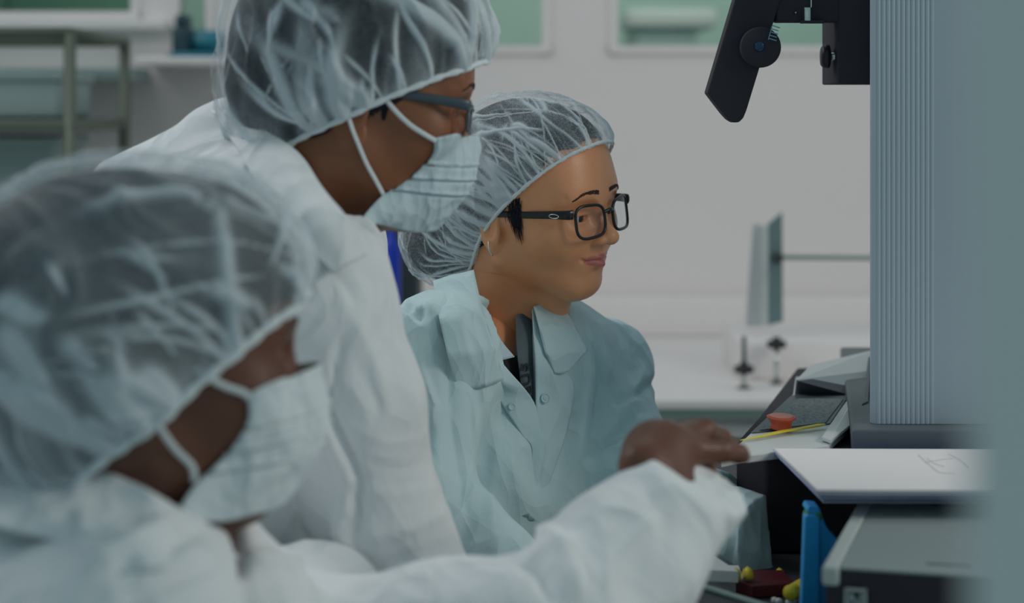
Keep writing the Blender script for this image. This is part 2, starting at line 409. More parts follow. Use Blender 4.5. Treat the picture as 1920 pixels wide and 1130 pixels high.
def face_tint(V, base, lip, male):
    V = V; c = np.tile(np.array(base), (len(V), 1)).astype(float)
    up = np.clip((.0268-np.abs(V[:, 1]))/.006, 0, 1)
    zc = -.0418+.0025*(np.abs(V[:, 1])/.025)**1.5
    hh = .0095*np.sqrt(np.clip(1-(V[:, 1]/.0275)**2, 0, 1))
    m = np.clip(1-np.abs(V[:, 2]-zc)/(hh+1e-5), 0, 1); m = sstep(.02, .35, m)*up*(V[:, 0] > .075)
    c = c*(1-m[:, None])+np.array(lip)*m[:, None]
    ck = np.exp(-(((V[:, 0]-.075)/.02)**2+((np.abs(V[:, 1])-.04)/.018)**2+((V[:, 2]+.008)/.016)**2))*.18
    c = c*(1-ck[:, None])+np.array(base)*np.array((1.12, .88, .86))*ck[:, None]
    return c

def person_head(root, C, R, S, male, skin, base, lip, neckW, body_extra, h=.0016, brow=True, zs=1.0, xs_=1.0):
    loc = lambda q: (np.asarray(q)-C) @ R/S
    wor = lambda q: np.asarray(q) @ R.T*S+C
    V, F = head_mesh(male, h, loc(neckW)); T = face_tint(V, base, lip, male)
    if xs_ != 1: V[:, 0] = np.where(V[:, 0] > .06, .06+(V[:, 0]-.06)*xs_, V[:, 0])
    if zs != 1: lo_ = sstep(-.24, -.10, V[:, 2]); zn = .02+(V[:, 2]-.02)*zs; V[:, 2] = np.where(V[:, 2] < .02, V[:, 2]*(1-lo_)+zn*lo_, V[:, 2])
    parts = [(wor(V), F)]; tints = [T]
    for v, f in body_extra: parts.append((v, f)); tints.append(np.tile(np.array(base), (len(v), 1)))
    v, f = join(*parts); o = obj('body', v, f, M[skin], root); add_attr(o, 'tint', np.vstack(tints))
    for s in (1, -1):
        c = np.array((.0765, s*.031, .018)); c[0] = .06+(c[0]-.06)*xs_; rE = .0123-.0138*(1-xs_)*.95; look = np.array((1, .03, -.06)); look /= np.linalg.norm(look)
        e = obj('eye', *[(wor(a), b) for a, b in [lathe([(rE*math.sin(t), -rE*math.cos(t)) for t in np.linspace(.02, PI-.02, 16)], c, look, 24)]][0], M['eye'], root)
        iv, jf = lathe([((rE+.0002)*math.sin(t), (rE+.0002)*math.cos(t)) for t in np.linspace(.50, .02, 6)], c, look, 24)
        obj('iris', wor(iv), jf, M['iris'], e)
    side, front = face_snap(V, F)
    if brow:
        for s in (1, -1):
            st = []
            bw = catmull([(.0945, s*.011, .0455), (.0945, s*.024, .0468), (.087, s*.037, .0462), (.077, s*.047, .0415)], 12)
            rs = random.Random(5)
            for i in range(190):
                t = rs.random(); a = bw[int(t*(len(bw)-1))]+np.array((0, 0, rs.uniform(-.0022, .0022)*(1.1-.8*t)))
                i_ = int(t*(len(bw)-1)); tg_ = bw[min(i_+1, len(bw)-1)]-bw[max(i_-1, 0)]; tg_ /= np.linalg.norm(tg_); d = tg_*.0062+np.array((0, 0, .0010*(1-1.5*t))); a, m2, e2_ = [front(q_, l_) for q_, l_ in ((a, .0001), (a+d*.5, .0008), (a+d, .0005))]; st.append(tube([a, m2, e2_], [.00026, .00026, .0001], 4))
            v, f = join(*st); obj('eyebrow', wor(v), f, M['brow'], root)
    return loc, wor, face_snap(V, F)

def make_net(root, wor, ells, p0, p1, curve, K, seed, netm, amp=.0045, bandr=.0028, h=.0022, label=None, gpow=3.0, nst=150, wst=1.3):
    """gathered see-through cap over the skull; p0 (forehead) and p1 (nape) give the plane of its elastic edge"""
    p0 = np.array(p0, float); p1 = np.array(p1, float); e1 = (p0-p1)/np.linalg.norm(p0-p1); e2 = np.array((0, 1.0, 0)); n = np.cross(e1, e2); n *= np.sign(n[2])
    mid = (p0+p1)/2
    g = Grid((-.24, -.14, -.14), (.15, .14, .2), h)
    for i, (c, r) in enumerate(ells): g.ell(c, r, .03 if i else 0)
    V, F = g.mesh(); V = relax(V, F, 3, .5)
    def sof(V): return (V-mid) @ n+curve*V[:, 1]**2
    s = sof(V); V, F, _ = keep(V, F, s > 0); s = sof(V); N = normals(V, F)
    a = (V-mid) @ e1; b = (V-mid) @ e2; t = np.arctan2(b/.075, a/.11)
    wv = fbm(V*16+seed, 2)-.5; w2 = fbm(V*34+seed*2+9, 2)-.5
    ct, st = np.cos(t+wv*.55), np.sin(t+wv*.55)
    q = lambda k, ks, o: np.stack([ct*k+o, st*k+o*1.7, s*ks+wv*2+o+w2*.8], 1)
    r1 = ridge(q(K, 4, seed), gpow); r2 = ridge(q(K*2.6, 9, seed+3.3), gpow+1); r3 = ridge(q(K*4.5, 6, seed+7.1), 2.0)
    r4 = ridge(V*np.array((17, 17, 17))+wv[:, None]*1.5+seed*1.3, 7)
    near = np.exp(-s/.022)
    amt = sstep(.25, .75, fbm(V*11+seed*3, 2))
    rg = np.random.RandomState(int(seed*10)+3); Rl = np.hypot(a, b); ST = np.zeros(len(V)); SD = np.zeros(len(V))
    for i in range(nst):
        t0 = rg.uniform(-PI, PI); s0 = 0 if rg.rand() < .62 else rg.uniform(.02, .11); Ls = rg.uniform(.03, .13) if s0 == 0 else rg.uniform(.02, .07)
        sl = rg.normal(0, 2.6 if s0 == 0 else 6); cv = rg.normal(0, 35); wd = rg.choice([.0011, .0016, .0030, .0052], p=[.30, .30, .22, .18])*wst; op = rg.uniform(.45, 1)
        ds = s-s0; tl = t0+sl*ds+cv*ds*ds+.12*wv; dt = (t-tl+PI) % (2*PI)-PI; env = sstep(-.004, .004, ds)*(1-sstep(Ls*.55, Ls, ds))
        w_ = wd*(.55+.9*np.clip(ds/Ls, 0, 1)); z_ = np.exp(-(dt*np.maximum(Rl, .03)/w_/np.sqrt(1+(sl*.06)**2))**2)*env; ST = np.maximum(ST, z_*op); SD = np.maximum(SD, z_*(wd*.45+.0008))
    d = SD+amp*(r1*1.0+r2*.5*(1-.5*near)+r4*.45)+near*r3*.0018+amp*.8*(fbm(V*22+seed, 2)-.5)
    pull = np.exp(-s/.010)*.005
    V2 = V+N*(d-pull)[:, None]
    V2 = relax(V2, F, 1, .3)
    G = 1.0*ST+.20*r1**2+.18*r2*amt+.50*near*r3+.14*amt**2+.25*(1-sstep(.0, .004, s))
    N2 = normals(V2, F)
    Wd = wor(V2); o = obj('hairnet', Wd, F, netm, root, label=label); add_attr(o, 'gather', np.clip(G, 0, 1))
    # elastic edge
    bins = 120; pts = []
    for i in range(bins):
        tc = -PI+2*PI*(i+.5)/bins; dt = np.abs((t-tc+PI) % (2*PI)-PI); m = (dt < .09) & (s < .008)
        if m.any(): pts.append(V2[m].mean(0))
    pts = np.array(pts)
    for _ in range(3): pts = (np.roll(pts, 1, 0)+pts+np.roll(pts, -1, 0))/3
    cen = pts.mean(0)
    rr = bandr*(1+.25*np.sin(np.arange(len(pts))*2.1))
    v, f = tube(pts-n*.001, rr, 8, closed=True); eb = obj('elastic_edge', wor(v), f, M['strap'], o)
    return o

def rounded_rect(w, h, e, n=48):
    t = np.linspace(0, 2*PI, n, endpoint=False); c, s = np.cos(t), np.sin(t)
    return np.stack([np.sign(c)*np.abs(c)**(2/e)*w/2, np.sign(s)*np.abs(s)**(2/e)*h/2], 1)
def make_glasses(root, wor, w=.052, h=.035, m='frame_black', r=.0019, logo=True, x0=.1085, z0=.016, th=.0052, yo=.0335):
    G = bpy.data.objects.new('eyeglasses', None); COL.objects.link(G); G.parent = root; G.empty_display_size = .02
    for s in (-1, 1):
        rr = rounded_rect(w, h, 3.4); y = rr[:, 0]+s*yo; z = rr[:, 1]+z0
        z = z+np.where(rr[:, 1] < 0, rr[:, 0]*s*-.04, rr[:, 0]*s*.05)
        x = x0-.24*y**2/.07*.9-.12*(z-z0)
        pts = np.stack([x, y, z], 1)
        v, f = tube(pts, r, 8, closed=True); fr = obj('rim', wor(v), f, M[m], G)
        c = pts.mean(0); k = len(pts); rings = [c+(pts-c)*q for q in (1, .66, .33)]
        V = np.vstack([rings[0]+(.0004, 0, 0), rings[1]+(.0012, 0, 0), rings[2]+(.0016, 0, 0), [c+(.0018, 0, 0)]]); F = []
        for a in range(2): F += [(a*k+i, a*k+(i+1) % k, (a+1)*k+(i+1) % k, (a+1)*k+i) for i in range(k)]
        F += [(2*k+i, 2*k+(i+1) % k, 3*k) for i in range(k)]
        obj('lens', wor(V), F, M['lens'], G)
        hx = x0-.24*.062**2/.07*.9
        tp = catmull([(hx+.001, s*.0605, z0+.011), (hx-.003, s*.0665, z0+.011), (hx-.02, s*.070, z0+.0105), (.04, s*.0745, z0+.0085), (.0, s*.078, z0+.006), (-.018, s*.078, z0-.006)], 8)
        wd = np.interp(np.linspace(0, 1, len(tp)), [0, .2, .6, 1], [1.05, 1.0, .75, .6])*th
        v, f = tube(tp, wd, 10, flat=(1, .36), up=(0, 0, 1)); t = obj('temple', wor(v), f, M[m], G)
        if logo:
            a = np.linspace(0, 2*PI, 24, endpoint=False)
            ring = np.stack([.076+.0062*np.cos(a), np.full(24, s*.0745), z0+.0100+.0022*np.sin(a)], 1)
            v, f = tube(ring, .00055, 6, closed=True); obj('logo', wor(v), f, M['chrome'], t)
    bp = catmull([(x0-.0015, -.0095, z0+.007), (x0+.0015, 0, z0+.0095), (x0-.0015, .0095, z0+.007)], 8)
    v, f = tube(bp, r*1.2, 8); obj('bridge', wor(v), f, M[m], G)
    return G

def face_snap(hv, hf):
    bv = BVHTree.FromPolygons([Vector(v) for v in hv], [tuple(int(i) for i in f) for f in hf])
    def side(p, lift=.002, mn=0.0):
        s = 1 if p[1] >= 0 else -1; h_ = bv.ray_cast(Vector((p[0], s*.2, p[2])), Vector((0, -s, 0)))[0]
        return np.array((p[0], s*max(abs(h_[1])+lift, mn*abs(p[1])), p[2])) if h_ is not None and h_[1]*s > 0 else np.array(p, float)
    def front(p, lift=.001):
        h_ = bv.ray_cast(Vector((.3, p[1], p[2])), Vector((-1, 0, 0)))[0]
        return np.array((h_[0]+lift, p[1], p[2])) if h_ is not None else np.array(p, float)
    def outside(Q, cen, lift):
        for i in np.ndindex(Q.shape[:2]):
            v_ = Vector(Q[i]-cen); L_ = v_.length; v_.normalize(); h_ = bv.ray_cast(Vector(cen)+v_*.3, -v_)[0]
            if h_ is not None: r_ = (h_-Vector(cen)).length+lift; Q[i] = cen+np.array(v_)*(max(L_, r_))
        return Q
    side.outside = outside
    return side, front
def make_mask(root, wor, side, wr=.0012, seed=1, drop=0.0, label=None, m='mask', grow=0.0, lift=0.0):
    rows = [[(.070, .048, -.007), (.098, .027, .000), (.116, 0, .004)],
            [(.071, .054, -.026), (.104, .034, -.022), (.122, 0, -.018)],
            [(.056, .059, -.050), (.098, .040, -.044), (.122, 0, -.040)],
            [(.034, .060, -.070), (.083, .043, -.068), (.113, 0, -.064)],
            [(.018, .048, -.094), (.062, .038, -.095), (.098, 0, -.090)]]
    ctrl = []
    for r in rows:
        e, m_, c = [np.array(q, float) for q in r]; y = np.array((1, -1, 1)); e = e+np.array((-grow, 0, 0)); e[2] += lift; m_[2] += lift; c[2] += lift; e = side(e, .004, .95); m_ = m_+np.array((grow*.3, grow*.5, 0)); c = c+np.array((grow*.6, 0, 0))
        ctrl.append([e*y, m_*y, c, m_, e])
    n = 10; ct = np.array(ctrl)
    A = np.array([catmull(r, n) for r in ct]); A = np.transpose(np.array([catmull(A[:, j], 14) for j in range(A.shape[1])]), (1, 0, 2))
    mm, nn = A.shape[:2]; cen = np.array((.03, 0, -.04)); A = side.outside(A, cen, .0045); A[1:-1, 1:-1] = (A[1:-1, 1:-1]*2+A[:-2, 1:-1]+A[2:, 1:-1]+A[1:-1, :-2]+A[1:-1, 2:])/6; D = A-cen; D /= np.linalg.norm(D, axis=2)[..., None]
    v_ = np.linspace(0, 1, mm)[:, None]; u_ = np.linspace(-1, 1, nn)[None]
    pl = sum(.0028*np.exp(-((v_-c)/.012)**2)*sg for c, sg in ((.30, 1), (.325, -1), (.46, 1), (.485, -1), (.62, 1), (.645, -1)))
    pl = pl*np.ones_like(u_)+.0016*np.exp(-((v_-.03)/.02)**2)
    wz = (noise(A.reshape(-1, 3)*38+seed).reshape(mm, nn)-.5)*.007*(.35+np.abs(u_))
    A = A+D*(pl+wz)[..., None]
    B = A-D*.0012; K = mm*nn; F = []
    for i in range(mm-1):
        for j in range(nn-1):
            a = i*nn+j; F.append((a, a+1, a+nn+1, a+nn)); F.append((K+a, K+a+nn, K+a+nn+1, K+a+1))
    ring = [(0, j) for j in range(nn)]+[(i, nn-1) for i in range(1, mm)]+[(mm-1, j) for j in range(nn-2, -1, -1)]+[(i, 0) for i in range(mm-2, 0, -1)]
    ids = [i*nn+j for i, j in ring]
    for k in range(len(ids)): a, b = ids[k], ids[(k+1) % len(ids)]; F.append((a, K+a, K+b, b))
    o = obj('face_mask', wor(np.vstack([A.reshape(-1, 3), B.reshape(-1, 3)])), F, M[m], root, label=label)
    for s in (-1, 1):
        for pts in ([(.071-grow, .0525, -.010), (.058, .06, -.006), (.045, .068, -.001), (.030, .0745, .008), (.015, .08, .020), (.003, .082, .034)],
                    [(.036-grow, .0605, -.066), (.026, .065, -.055), (.015, .069, -.043), (.004, .074, -.028), (-.008, .08, -.010), (-.018, .083, .012)]):
            q = catmull([side(np.array(p)*(1, s, 1)+np.array((0, 0, lift)), .003, .93) for p in pts], 6)
            v, f = tube(q, .0019, 8, flat=(1.2, .7)); obj('strap', wor(v), f, M['strap'], o)
    return o

# ------------------------------------------------------------------ bodies in cloth
def build_prims(pr, h, off=0.0, carve=(), relaxn=2):
    pts = [];
    for q in pr: pts += [np.asarray(q[0])-max(q[2], q[3])-.03, np.asarray(q[1])-max(q[2], q[3])-.03, np.asarray(q[0])+max(q[2], q[3])+.03, np.asarray(q[1])+max(q[2], q[3])+.03]
    pts = np.array(pts); g = Grid(pts.min(0), pts.max(0), h)
    for p0, p1, r0, r1, k in pr: g.cap(p0, p1, max(r0+off, .004), max(r1+off, .004), k)
    for q in carve:
        if len(q) == 3:
            dd = np.asarray(q[1], float); dd /= np.linalg.norm(dd); u1 = np.cross(dd, (0, 0, 1.0)); u1 /= np.linalg.norm(u1); g.bx(np.asarray(q[0])+dd*.10, (q[2], q[2], .10), .001, .001, 's', np.stack([u1, np.cross(dd, u1), dd], 1))
        else: g.cap(*q[:5], 's')
    V, F = g.mesh(); return relax(V, F, relaxn, .5), F
def topx(V): return 960+V[:, 0]/V[:, 1]*FPX, HY-(V[:, 2]-CZ)/V[:, 1]*FPX
def seg_dist(x, y, pl):
    """distance of pixels to a polyline and the 0..1 parameter along it"""
    best = np.full(len(x), 1e9); par = np.zeros(len(x)); n = len(pl)-1
    for i in range(n):
        a = np.array(pl[i], float); b = np.array(pl[i+1], float); d = b-a; t = np.clip(((x-a[0])*d[0]+(y-a[1])*d[1])/(d @ d), 0, 1)
        q = np.hypot(x-a[0]-t*d[0], y-a[1]-t*d[1]); m = q < best; best = np.where(m, q, best); par = np.where(m, (i+t)/n, par)
    return best, par
def _tent(q, w): return np.maximum(0, 1-q/(w*1.6))**1.3
def wrinkle(V, F, amp=.006, sc=(7, 7, 3.2), seed=0, strokes=(), fine=.0012):
    N = normals(V, F); p = V+(fbm(V*5+seed, 2)-.5)[:, None]*.12
    d = amp*(ridge(p*np.array(sc)+seed, 2.2)-.35)+amp*.55*(ridge(p*np.array(sc)*2.3+seed*2+4, 2.5)-.3)*sstep(.3, .7, fbm(V*6+seed+8, 2))+fine*(fbm(V*45+seed, 2)-.5)*2
    x, y = topx(V); front = N[:, 1] < .25
    for pl, am, w in strokes:
        q, t = seg_dist(x, y, pl); d = d+np.where(front, am*_tent(q, w)*np.sin(PI*np.clip(t*.96+.02, 0, 1))**.5, 0)
    return V+N*d[:, None]
def surf(V, F):
    b = BVHTree.FromPolygons([Vector(v) for v in V], [tuple(int(i) for i in f) for f in F])
    def at(px, py, lift=.004, fb=None):
        d = Vector(((px-960)/FPX, 1, (HY-py)/FPX)).normalized(); hit = b.ray_cast(Vector((0, 0, CZ)), d)[0]
        if hit is None: return P(px, py, fb if fb else 2.2)
        return np.array(hit-d*lift)
    return at
def legs(root, hips, knees, feet, mtrousers='trousers', r=.075):
    pr = []
    for hp, kn, ft in zip(hips, knees, feet): pr += [(hp, kn, r, r*.75, .02), (kn, np.array(ft)+(0, 0, .06), r*.72, r*.55, .02)]
    v, f = build_prims(pr, .012, 0, (), 1); obj('trousers', v, f, M[mtrousers], root)
    for ft, kn in zip(feet, knees):
        g = Grid(np.array(ft)-(.22, .22, .02), np.array(ft)+(.22, .22, .14), .008)
        g.cap(np.array(ft)+(-.03, 0, .045), np.array(ft)+(.14, -.03, .032), .042, .03, .02); v, f = g.mesh(); v[:, 2] = np.maximum(v[:, 2], .003); obj('shoe', v, f, M['shoes'], root)

def hand_prims(g, Wp, X, Zb, S, curls, thumb_side, k=.006, spread=.06):
    """X = towards the fingers, Zb = back of the hand; curls: per finger three joint bends in radians"""
    X = np.array(X, float); X /= np.linalg.norm(X); Zb = np.array(Zb, float); Zb -= X*(Zb @ X); Zb /= np.linalg.norm(Zb); Y = np.cross(Zb, X)*thumb_side
    w = lambda a, b, c: Wp+(X*a+Y*b+Zb*c)*S
    for b, t in ((.026, .0), (.009, .002), (-.009, .001), (-.025, -.002)):
        g.cap(w(.004, b*.55, 0), w(.080, b, t), .0155*S, .0125*S, .012)
    g.cap(w(.0, 0, 0), w(-.05, 0, 0), .024*S, .024*S, .02)
    lens = [(.042, .026, .021), (.046, .030, .023), (.042, .028, .022), (.033, .021, .019)]
    for i, b in enumerate((.030, .010, -.010, -.028)):
        p = w(.082, b, 0); a = 0; sp = (1.5-i)*spread
        for j in range(3):
            a += curls[i][j]; d = (X*math.cos(a)+Y*math.sin(sp)*math.cos(a)-Zb*math.sin(a)); d /= np.linalg.norm(d)
            q = p+d*lens[i][j]*S; r0 = (.0098-.0011*j-(.001 if i == 3 else 0))*S; g.cap(p, q, r0, r0-.0009*S, .004 if j else .008); p = q
    p = w(.018, .022, -.006); q1 = w(.052, .050, -.020); q2 = w(.078, .058, -.030); q3 = w(.096, .056, -.036)
    g.cap(p, q1, .014*S, .0115*S, .010); g.cap(q1, q2, .0108*S, .0098*S, .004); g.cap(q2, q3, .0095*S, .008*S, .004)
# ------------------------------------------------------------------ person: the woman with glasses
def woman():
    root = thing('person', (-.02, 2.30, 0), 'woman in black rectangular glasses and pale blue lab coat, uncovered face turned to the instrument', 'person', None)
    S = 1.0; y0 = 2.30; C = P(998, 419, y0); R = rotm(math.radians(-33), math.radians(3), math.radians(6))
    N = P(968, 650, 2.33)
    u = np.array((.72, .69, 0)); fB = np.array((.70, -.71, 0))
    S1 = P(815, 665, 2.20); S2 = P(1128, 700, 2.45)
    c0 = P(945, 700, 2.33); c1 = P(925, 900, 2.33); c2 = P(905, 1130, 2.33); c3 = np.array((-.06, 2.36, .62))
    pr = [(N+(0, .02, -.01), S1+u*.02, .055, .062, .04), (N+(0, .02, -.01), S2, .055, .060, .04)]
    for s in (-1, 1):
        pr += [(c0+u*s*.055, c1+u*s*.045, .088, .105, .05), (c1+u*s*.045, c2+u*s*.05, .105, .112, .05), (c2+u*s*.05, c3+u*s*.06, .112, .14, .05)]
    E2 = P(1188, 905, 2.32); W2 = P(1432, 1000, 2.085)
    E1 = P(775, 935, 2.12); W1 = P(1010, 1130, 2.02)
    dirc = (W2-E2)/np.linalg.norm(W2-E2)
    arms = [(S2, E2, .056, .054, .03), (E2, W2+dirc*.06, .054, .043, .035), (S1, E1, .062, .055, .03), (E1, W1, .052, .042, .03)]
    full = pr+arms
    Vs, Fs = build_prims(pr+[arms[0]], .012); at = surf(Vs, Fs)
    dirc = (W2-E2)/np.linalg.norm(W2-E2)
    carve = [(P(962, 560, 2.30), N, .060, .060, .006)]
    top = at(968, 600, 0.0, 2.25); bot = at(1008, 835, 0, 2.2)
    for i in range(14):
        t = i/14; t2 = (i+1)/14; a = np.array(at(958+50*t, 620+210*t, -.006)); b = np.array(at(958+50*t2, 620+210*t2, -.006))
        carve.append((a, b, .042*(1-t)+.002, .042*(1-t2)+.002, .002))
    carve.append((W2+dirc*.012, np.array(dirc)+(.05, .05, .0), .10)); carve.append((W2+dirc*.010, np.array(dirc)+(.0, 1.25, .10), .10))
    V, F = build_prims(full, .0032, 0, carve)
    st = [([(840, 640), (850, 800), (880, 1000)], -.006, 14), ([(760, 620), (800, 800), (805, 860)], -.012, 12), ([(775, 660), (812, 760), (803, 800)], .008, 9),
          ([(900, 760), (960, 880), (1000, 960)], .004, 26), ([(1110, 600), (1125, 720), (1108, 850)], -.006, 9), ([(1090, 590), (1100, 700), (1085, 850)], .006, 12),
          ([(1205, 690), (1180, 760), (1130, 830)], .008, 12), ([(1240, 712), (1190, 740), (1150, 760)], -.009, 10), ([(1150, 600), (1180, 680), (1200, 690)], .004, 12),
          ([(1100, 860), (1160, 815), (1210, 770)], -.007, 8), ([(765, 600), (800, 575), (830, 600)], .006, 9), ([(750, 570), (790, 600), (800, 560)], -.006, 8),
          ([(1085, 700), (1065, 830), (1060, 950)], -.006, 10), ([(930, 820), (915, 940), (930, 1040)], .004, 22), ([(1350, 930), (1380, 1000), (1370, 1060)], -.003, 9)]
    V = wrinkle(V, F, .0060, (8, 8, 3.2), 3.0, st, .0008)
    coat = obj('lab_coat', V, F, M['coat_blue'], root, label='pale blue lab coat')
    Vb, Fb = build_prims(pr, .009, -.024, (), 1); vb = []
    g = Grid(W2-.16, W2+.2, .0022)
    hand_prims(g, W2-dirc*.15, dirc, (.2, -.2, .9), .70, [(.9, 1.3, .9)]*4, 1); vh, fh = g.mesh()
    loc, wor, (side, front) = person_head(root, C, R, S, False, 'skin_f', (.82, .365, .180), (.55, .165, .145), N+(.0, .01, -.03), [(Vb, Fb), (vh, fh)], h=.0013, zs=.87, xs_=.90)
    Vh, Fh = build_prims(pr, .008, -.012, [(P(962, 560, 2.30), N, .052, .052, .006), (at(960, 610, -.02), at(978, 668, .0), .045, .012, .004)]); obj('shirt', Vh, Fh, M['shirt'], root, label='dark polo shirt')
    # hair and cap
    gh = Grid((-.20, -.1, -.12), (.12, .1, .15), .003)
    gh.ell((-.010, 0, .052), (.099, .081, .093)); gh.ell((-.108, 0, -.028), (.060, .057, .051), .03); gh.ell((-.06, 0, .03), (.085, .075, .075), .03); gh.ell((.030, 0, .080), (.052, .055, .046), .03)
    Vx, Fx = gh.mesh(); p0 = np.array((.090, 0, .092)); p1 = np.array((-.052, 0, -.053)); e = (p0-p1)/np.linalg.norm(p0-p1); n = np.array((-e[2], 0, e[0]))
    Nx = normals(Vx, Fx); Vx = Vx+Nx*(.003*(fbm(Vx*np.array((30, 60, 30)), 2)-.5))[:, None]
    Vx, Fx, _ = keep(Vx, Fx, (Vx-p0) @ n > -.003+.02*sstep(.06, .09, Vx[:, 0])); hr = obj('hair', wor(Vx), Fx, M['hair'], root)
    rs = random.Random(3); tf = []
    for i in range(150):
        x = .028+rs.triangular(-.015, .009, .0); z = .030+rs.uniform(-.012, .014); L = rs.uniform(.008, .034)*(1.15-abs(x-.028)*55)
        dx = rs.uniform(-.05, .12)
        q_ = [side((x+dx*L*k, -.05, z-L*k), .0008+.0012*math.sin(PI*k)) for k in (0, .35, .7, 1)]
        tf.append(tube(q_, [.0004, .00035, .00022, .00008], 4))
    v, f = join(*tf); obj('sideburn', wor(v), f, M['hair'], hr)
    make_net(root, wor, [((-.010, 0, .052), (.104, .085, .097)), ((-.108, 0, -.028), (.066, .062, .056)), ((-.06, 0, .03), (.09, .08, .08)), ((.035, 0, .085), (.058, .060, .054))],
             p0, p1, -1.5, 3.2, 2.0, M['net'], amp=.0040, bandr=.0020, h=.0014, nst=180, wst=.85, label='see-through white hairnet over black hair')
    make_glasses(root, wor, .047, .036, r=.0018, yo=.0325, x0=.103)
    er = catmull([(-.006, -.082, -.008), (-.003, -.086, -.016), (-.001, -.082, -.024)], 6); v, f = tube(er, .0009, 6); obj('earring', wor(v), f, M['chrome'], root)
    # collar flaps, plackets, lanyard: sheets laid on the coat
    def sh(name, rows, m, par, lift=.006, th=.0014, wr=.001, nu=8, nv=8, seed=1, label=None, lin=False):
        ct = [[at(q[0], q[1], (q[2] if len(q) > 2 else lift), 2.22) for q in r] for r in rows]
        v, f = sheet(ct, nu, nv, th, wr, seed, lin=name == 'collar_flap'); return obj(name, v, f, m, par, label=label)
    CB = M['coat_blue']
    sh('collar_flap', [[(812, 527, .026), (845, 515, .036), (888, 505, .036)], [(824, 600, .034), (862, 592, .040), (906, 585, .034)], [(840, 668, .034), (880, 660, .038), (926, 650, .030)], [(858, 736, .032), (902, 727, .032), (944, 712, .022)]], CB, coat, wr=.0015)
    sh('collar_flap', [[(1000, 575, .03), (1022, 566, .024), (1046, 560, .016)], [(1012, 620, .026), (1048, 612, .026), (1076, 606, .022)], [(1022, 662, .022), (1064, 660, .024), (1101, 657, .022)], [(1040, 700, .016), (1054, 700, .018), (1064, 696, .018)]], CB, coat)
    sh('front_placket', [[(997, 580, .016), (1020, 578, .018), (1044, 600, .008)], [(1002, 660, .014), (1035, 670, .014), (1060, 690, .006)], [(1004, 730, .010), (1040, 735, .012), (1076, 730, .006)], [(1006, 800, .008), (1036, 812, .010), (1062, 808, .006)], [(1018, 850, .007), (1032, 860, .009), (1048, 855, .006)], [(988, 972, .006), (996, 976, .007), (1006, 975, .005)]], CB, coat)
    sh('front_placket', [[(893, 585, .018), (905, 600, .016), (908, 640, .004)], [(925, 690, .008), (935, 700, .012), (952, 692, .014)], [(935, 745, .004), (968, 745, .008), (1000, 752, .013)], [(975, 810, .004), (998, 812, .008), (1014, 812, .012)], [(998, 850, .004), (1010, 852, .008), (1021, 850, .011)], [(972, 965, .004), (982, 968, .006), (992, 970, .008)]], CB, coat)
    sh('shirt_collar', [[(900, 575, .004), (912, 590, .004), (918, 590, .006)], [(908, 630, -.004), (925, 632, .0), (938, 634, .0)], [(925, 678, -.004), (945, 674, .002), (965, 669, .002)]], M['shirt_white'], root, label='pale inner shirt collar')
    sh('shirt_collar', [[(990, 590, -.012), (996, 588, -.01), (1001, 592, -.006)], [(999, 630, -.010), (1003, 632, -.008), (1007, 634, -.006)], [(1000, 660, -.008), (1004, 658, -.006), (1008, 656, -.004)]], M['shirt_white'], root)
    lan = sh('lanyard', [[(968, 590, -.016), (985, 588, -.010), (996, 586, -.008)], [(968, 650, -.010), (984, 650, -.004), (998, 650, -.004)], [(974, 700, -.004), (986, 702, .001), (999, 705, .0)], [(979, 750, -.003), (990, 750, .002), (999, 752, .001)], [(990, 795, -.003), (997, 796, .0), (1001, 797, .0)]], M['lanyard'], root, wr=0, label='slate grey lanyard with dark lettering')
    for ch, py in (('S', 688), ('U', 711), ('e', 732)):
        cu = bpy.data.curves.new('letter', 'FONT'); cu.body = ch; cu.size = .021; cu.extrude = .0002; cu.align_x = 'CENTER'; cu.align_y = 'CENTER'; cu.offset = .0004
        to = bpy.data.objects.new('letter_src', cu); COL.objects.link(to); dg = bpy.context.evaluated_depsgraph_get(); me = bpy.data.meshes.new_from_object(to.evaluated_get(dg)); bpy.data.objects.remove(to)
        v = np.array([q.co[:] for q in me.vertices]); f = [tuple(p.vertices) for p in me.polygons]; bpy.data.meshes.remove(me)
        px = 986+(py-700)*.12; q = at(px, py, .0045); rx = at(px, py-8, .0045)-at(px, py+8, .0045); rx /= np.linalg.norm(rx); ry = at(px-8, py, .0045)-at(px+8, py, .0045); ry -= rx*(ry @ rx); ry /= np.linalg.norm(ry); rz = np.cross(rx, ry)
        obj('lettering', q+v[:, :1]*rx+v[:, 1:2]*ry+v[:, 2:3]*rz, f, M['ink'], lan, smooth=False)
    q = at(1022, 746, .017); nrm = (at(1022, 746, .02)-q); nn = np.array((.35, -.93, .1))
    v, f = lathe([(.0001, .0), (.0052, .0), (.0056, .001), (.005, .0018), (.0040, .0013), (.0034, .0008), (.0026, .0013), (.0016, .0016), (.0001, .0014)], q, nn, 28); obj('button', v, f, CB, coat)
    q = at(960, 762, .012); v, f = lathe([(.0001, 0), (.0044, 0), (.0046, .0008), (.0036, .001), (.0030, .0004), (.0001, .0006)], q, nn, 24); obj('button', v, f, CB, coat)
    # shoulder seam and pen mark
    hips = [np.array((-.02, 2.27, .60)), np.array((-.12, 2.42, .60))]; knees = [np.array((.28, 2.06, .58)), np.array((.30, 2.32, .58))]; feet = [np.array((.26, 2.05, 0)), np.array((.28, 2.32, 0))]
    legs(root, hips, knees, feet)
    return root

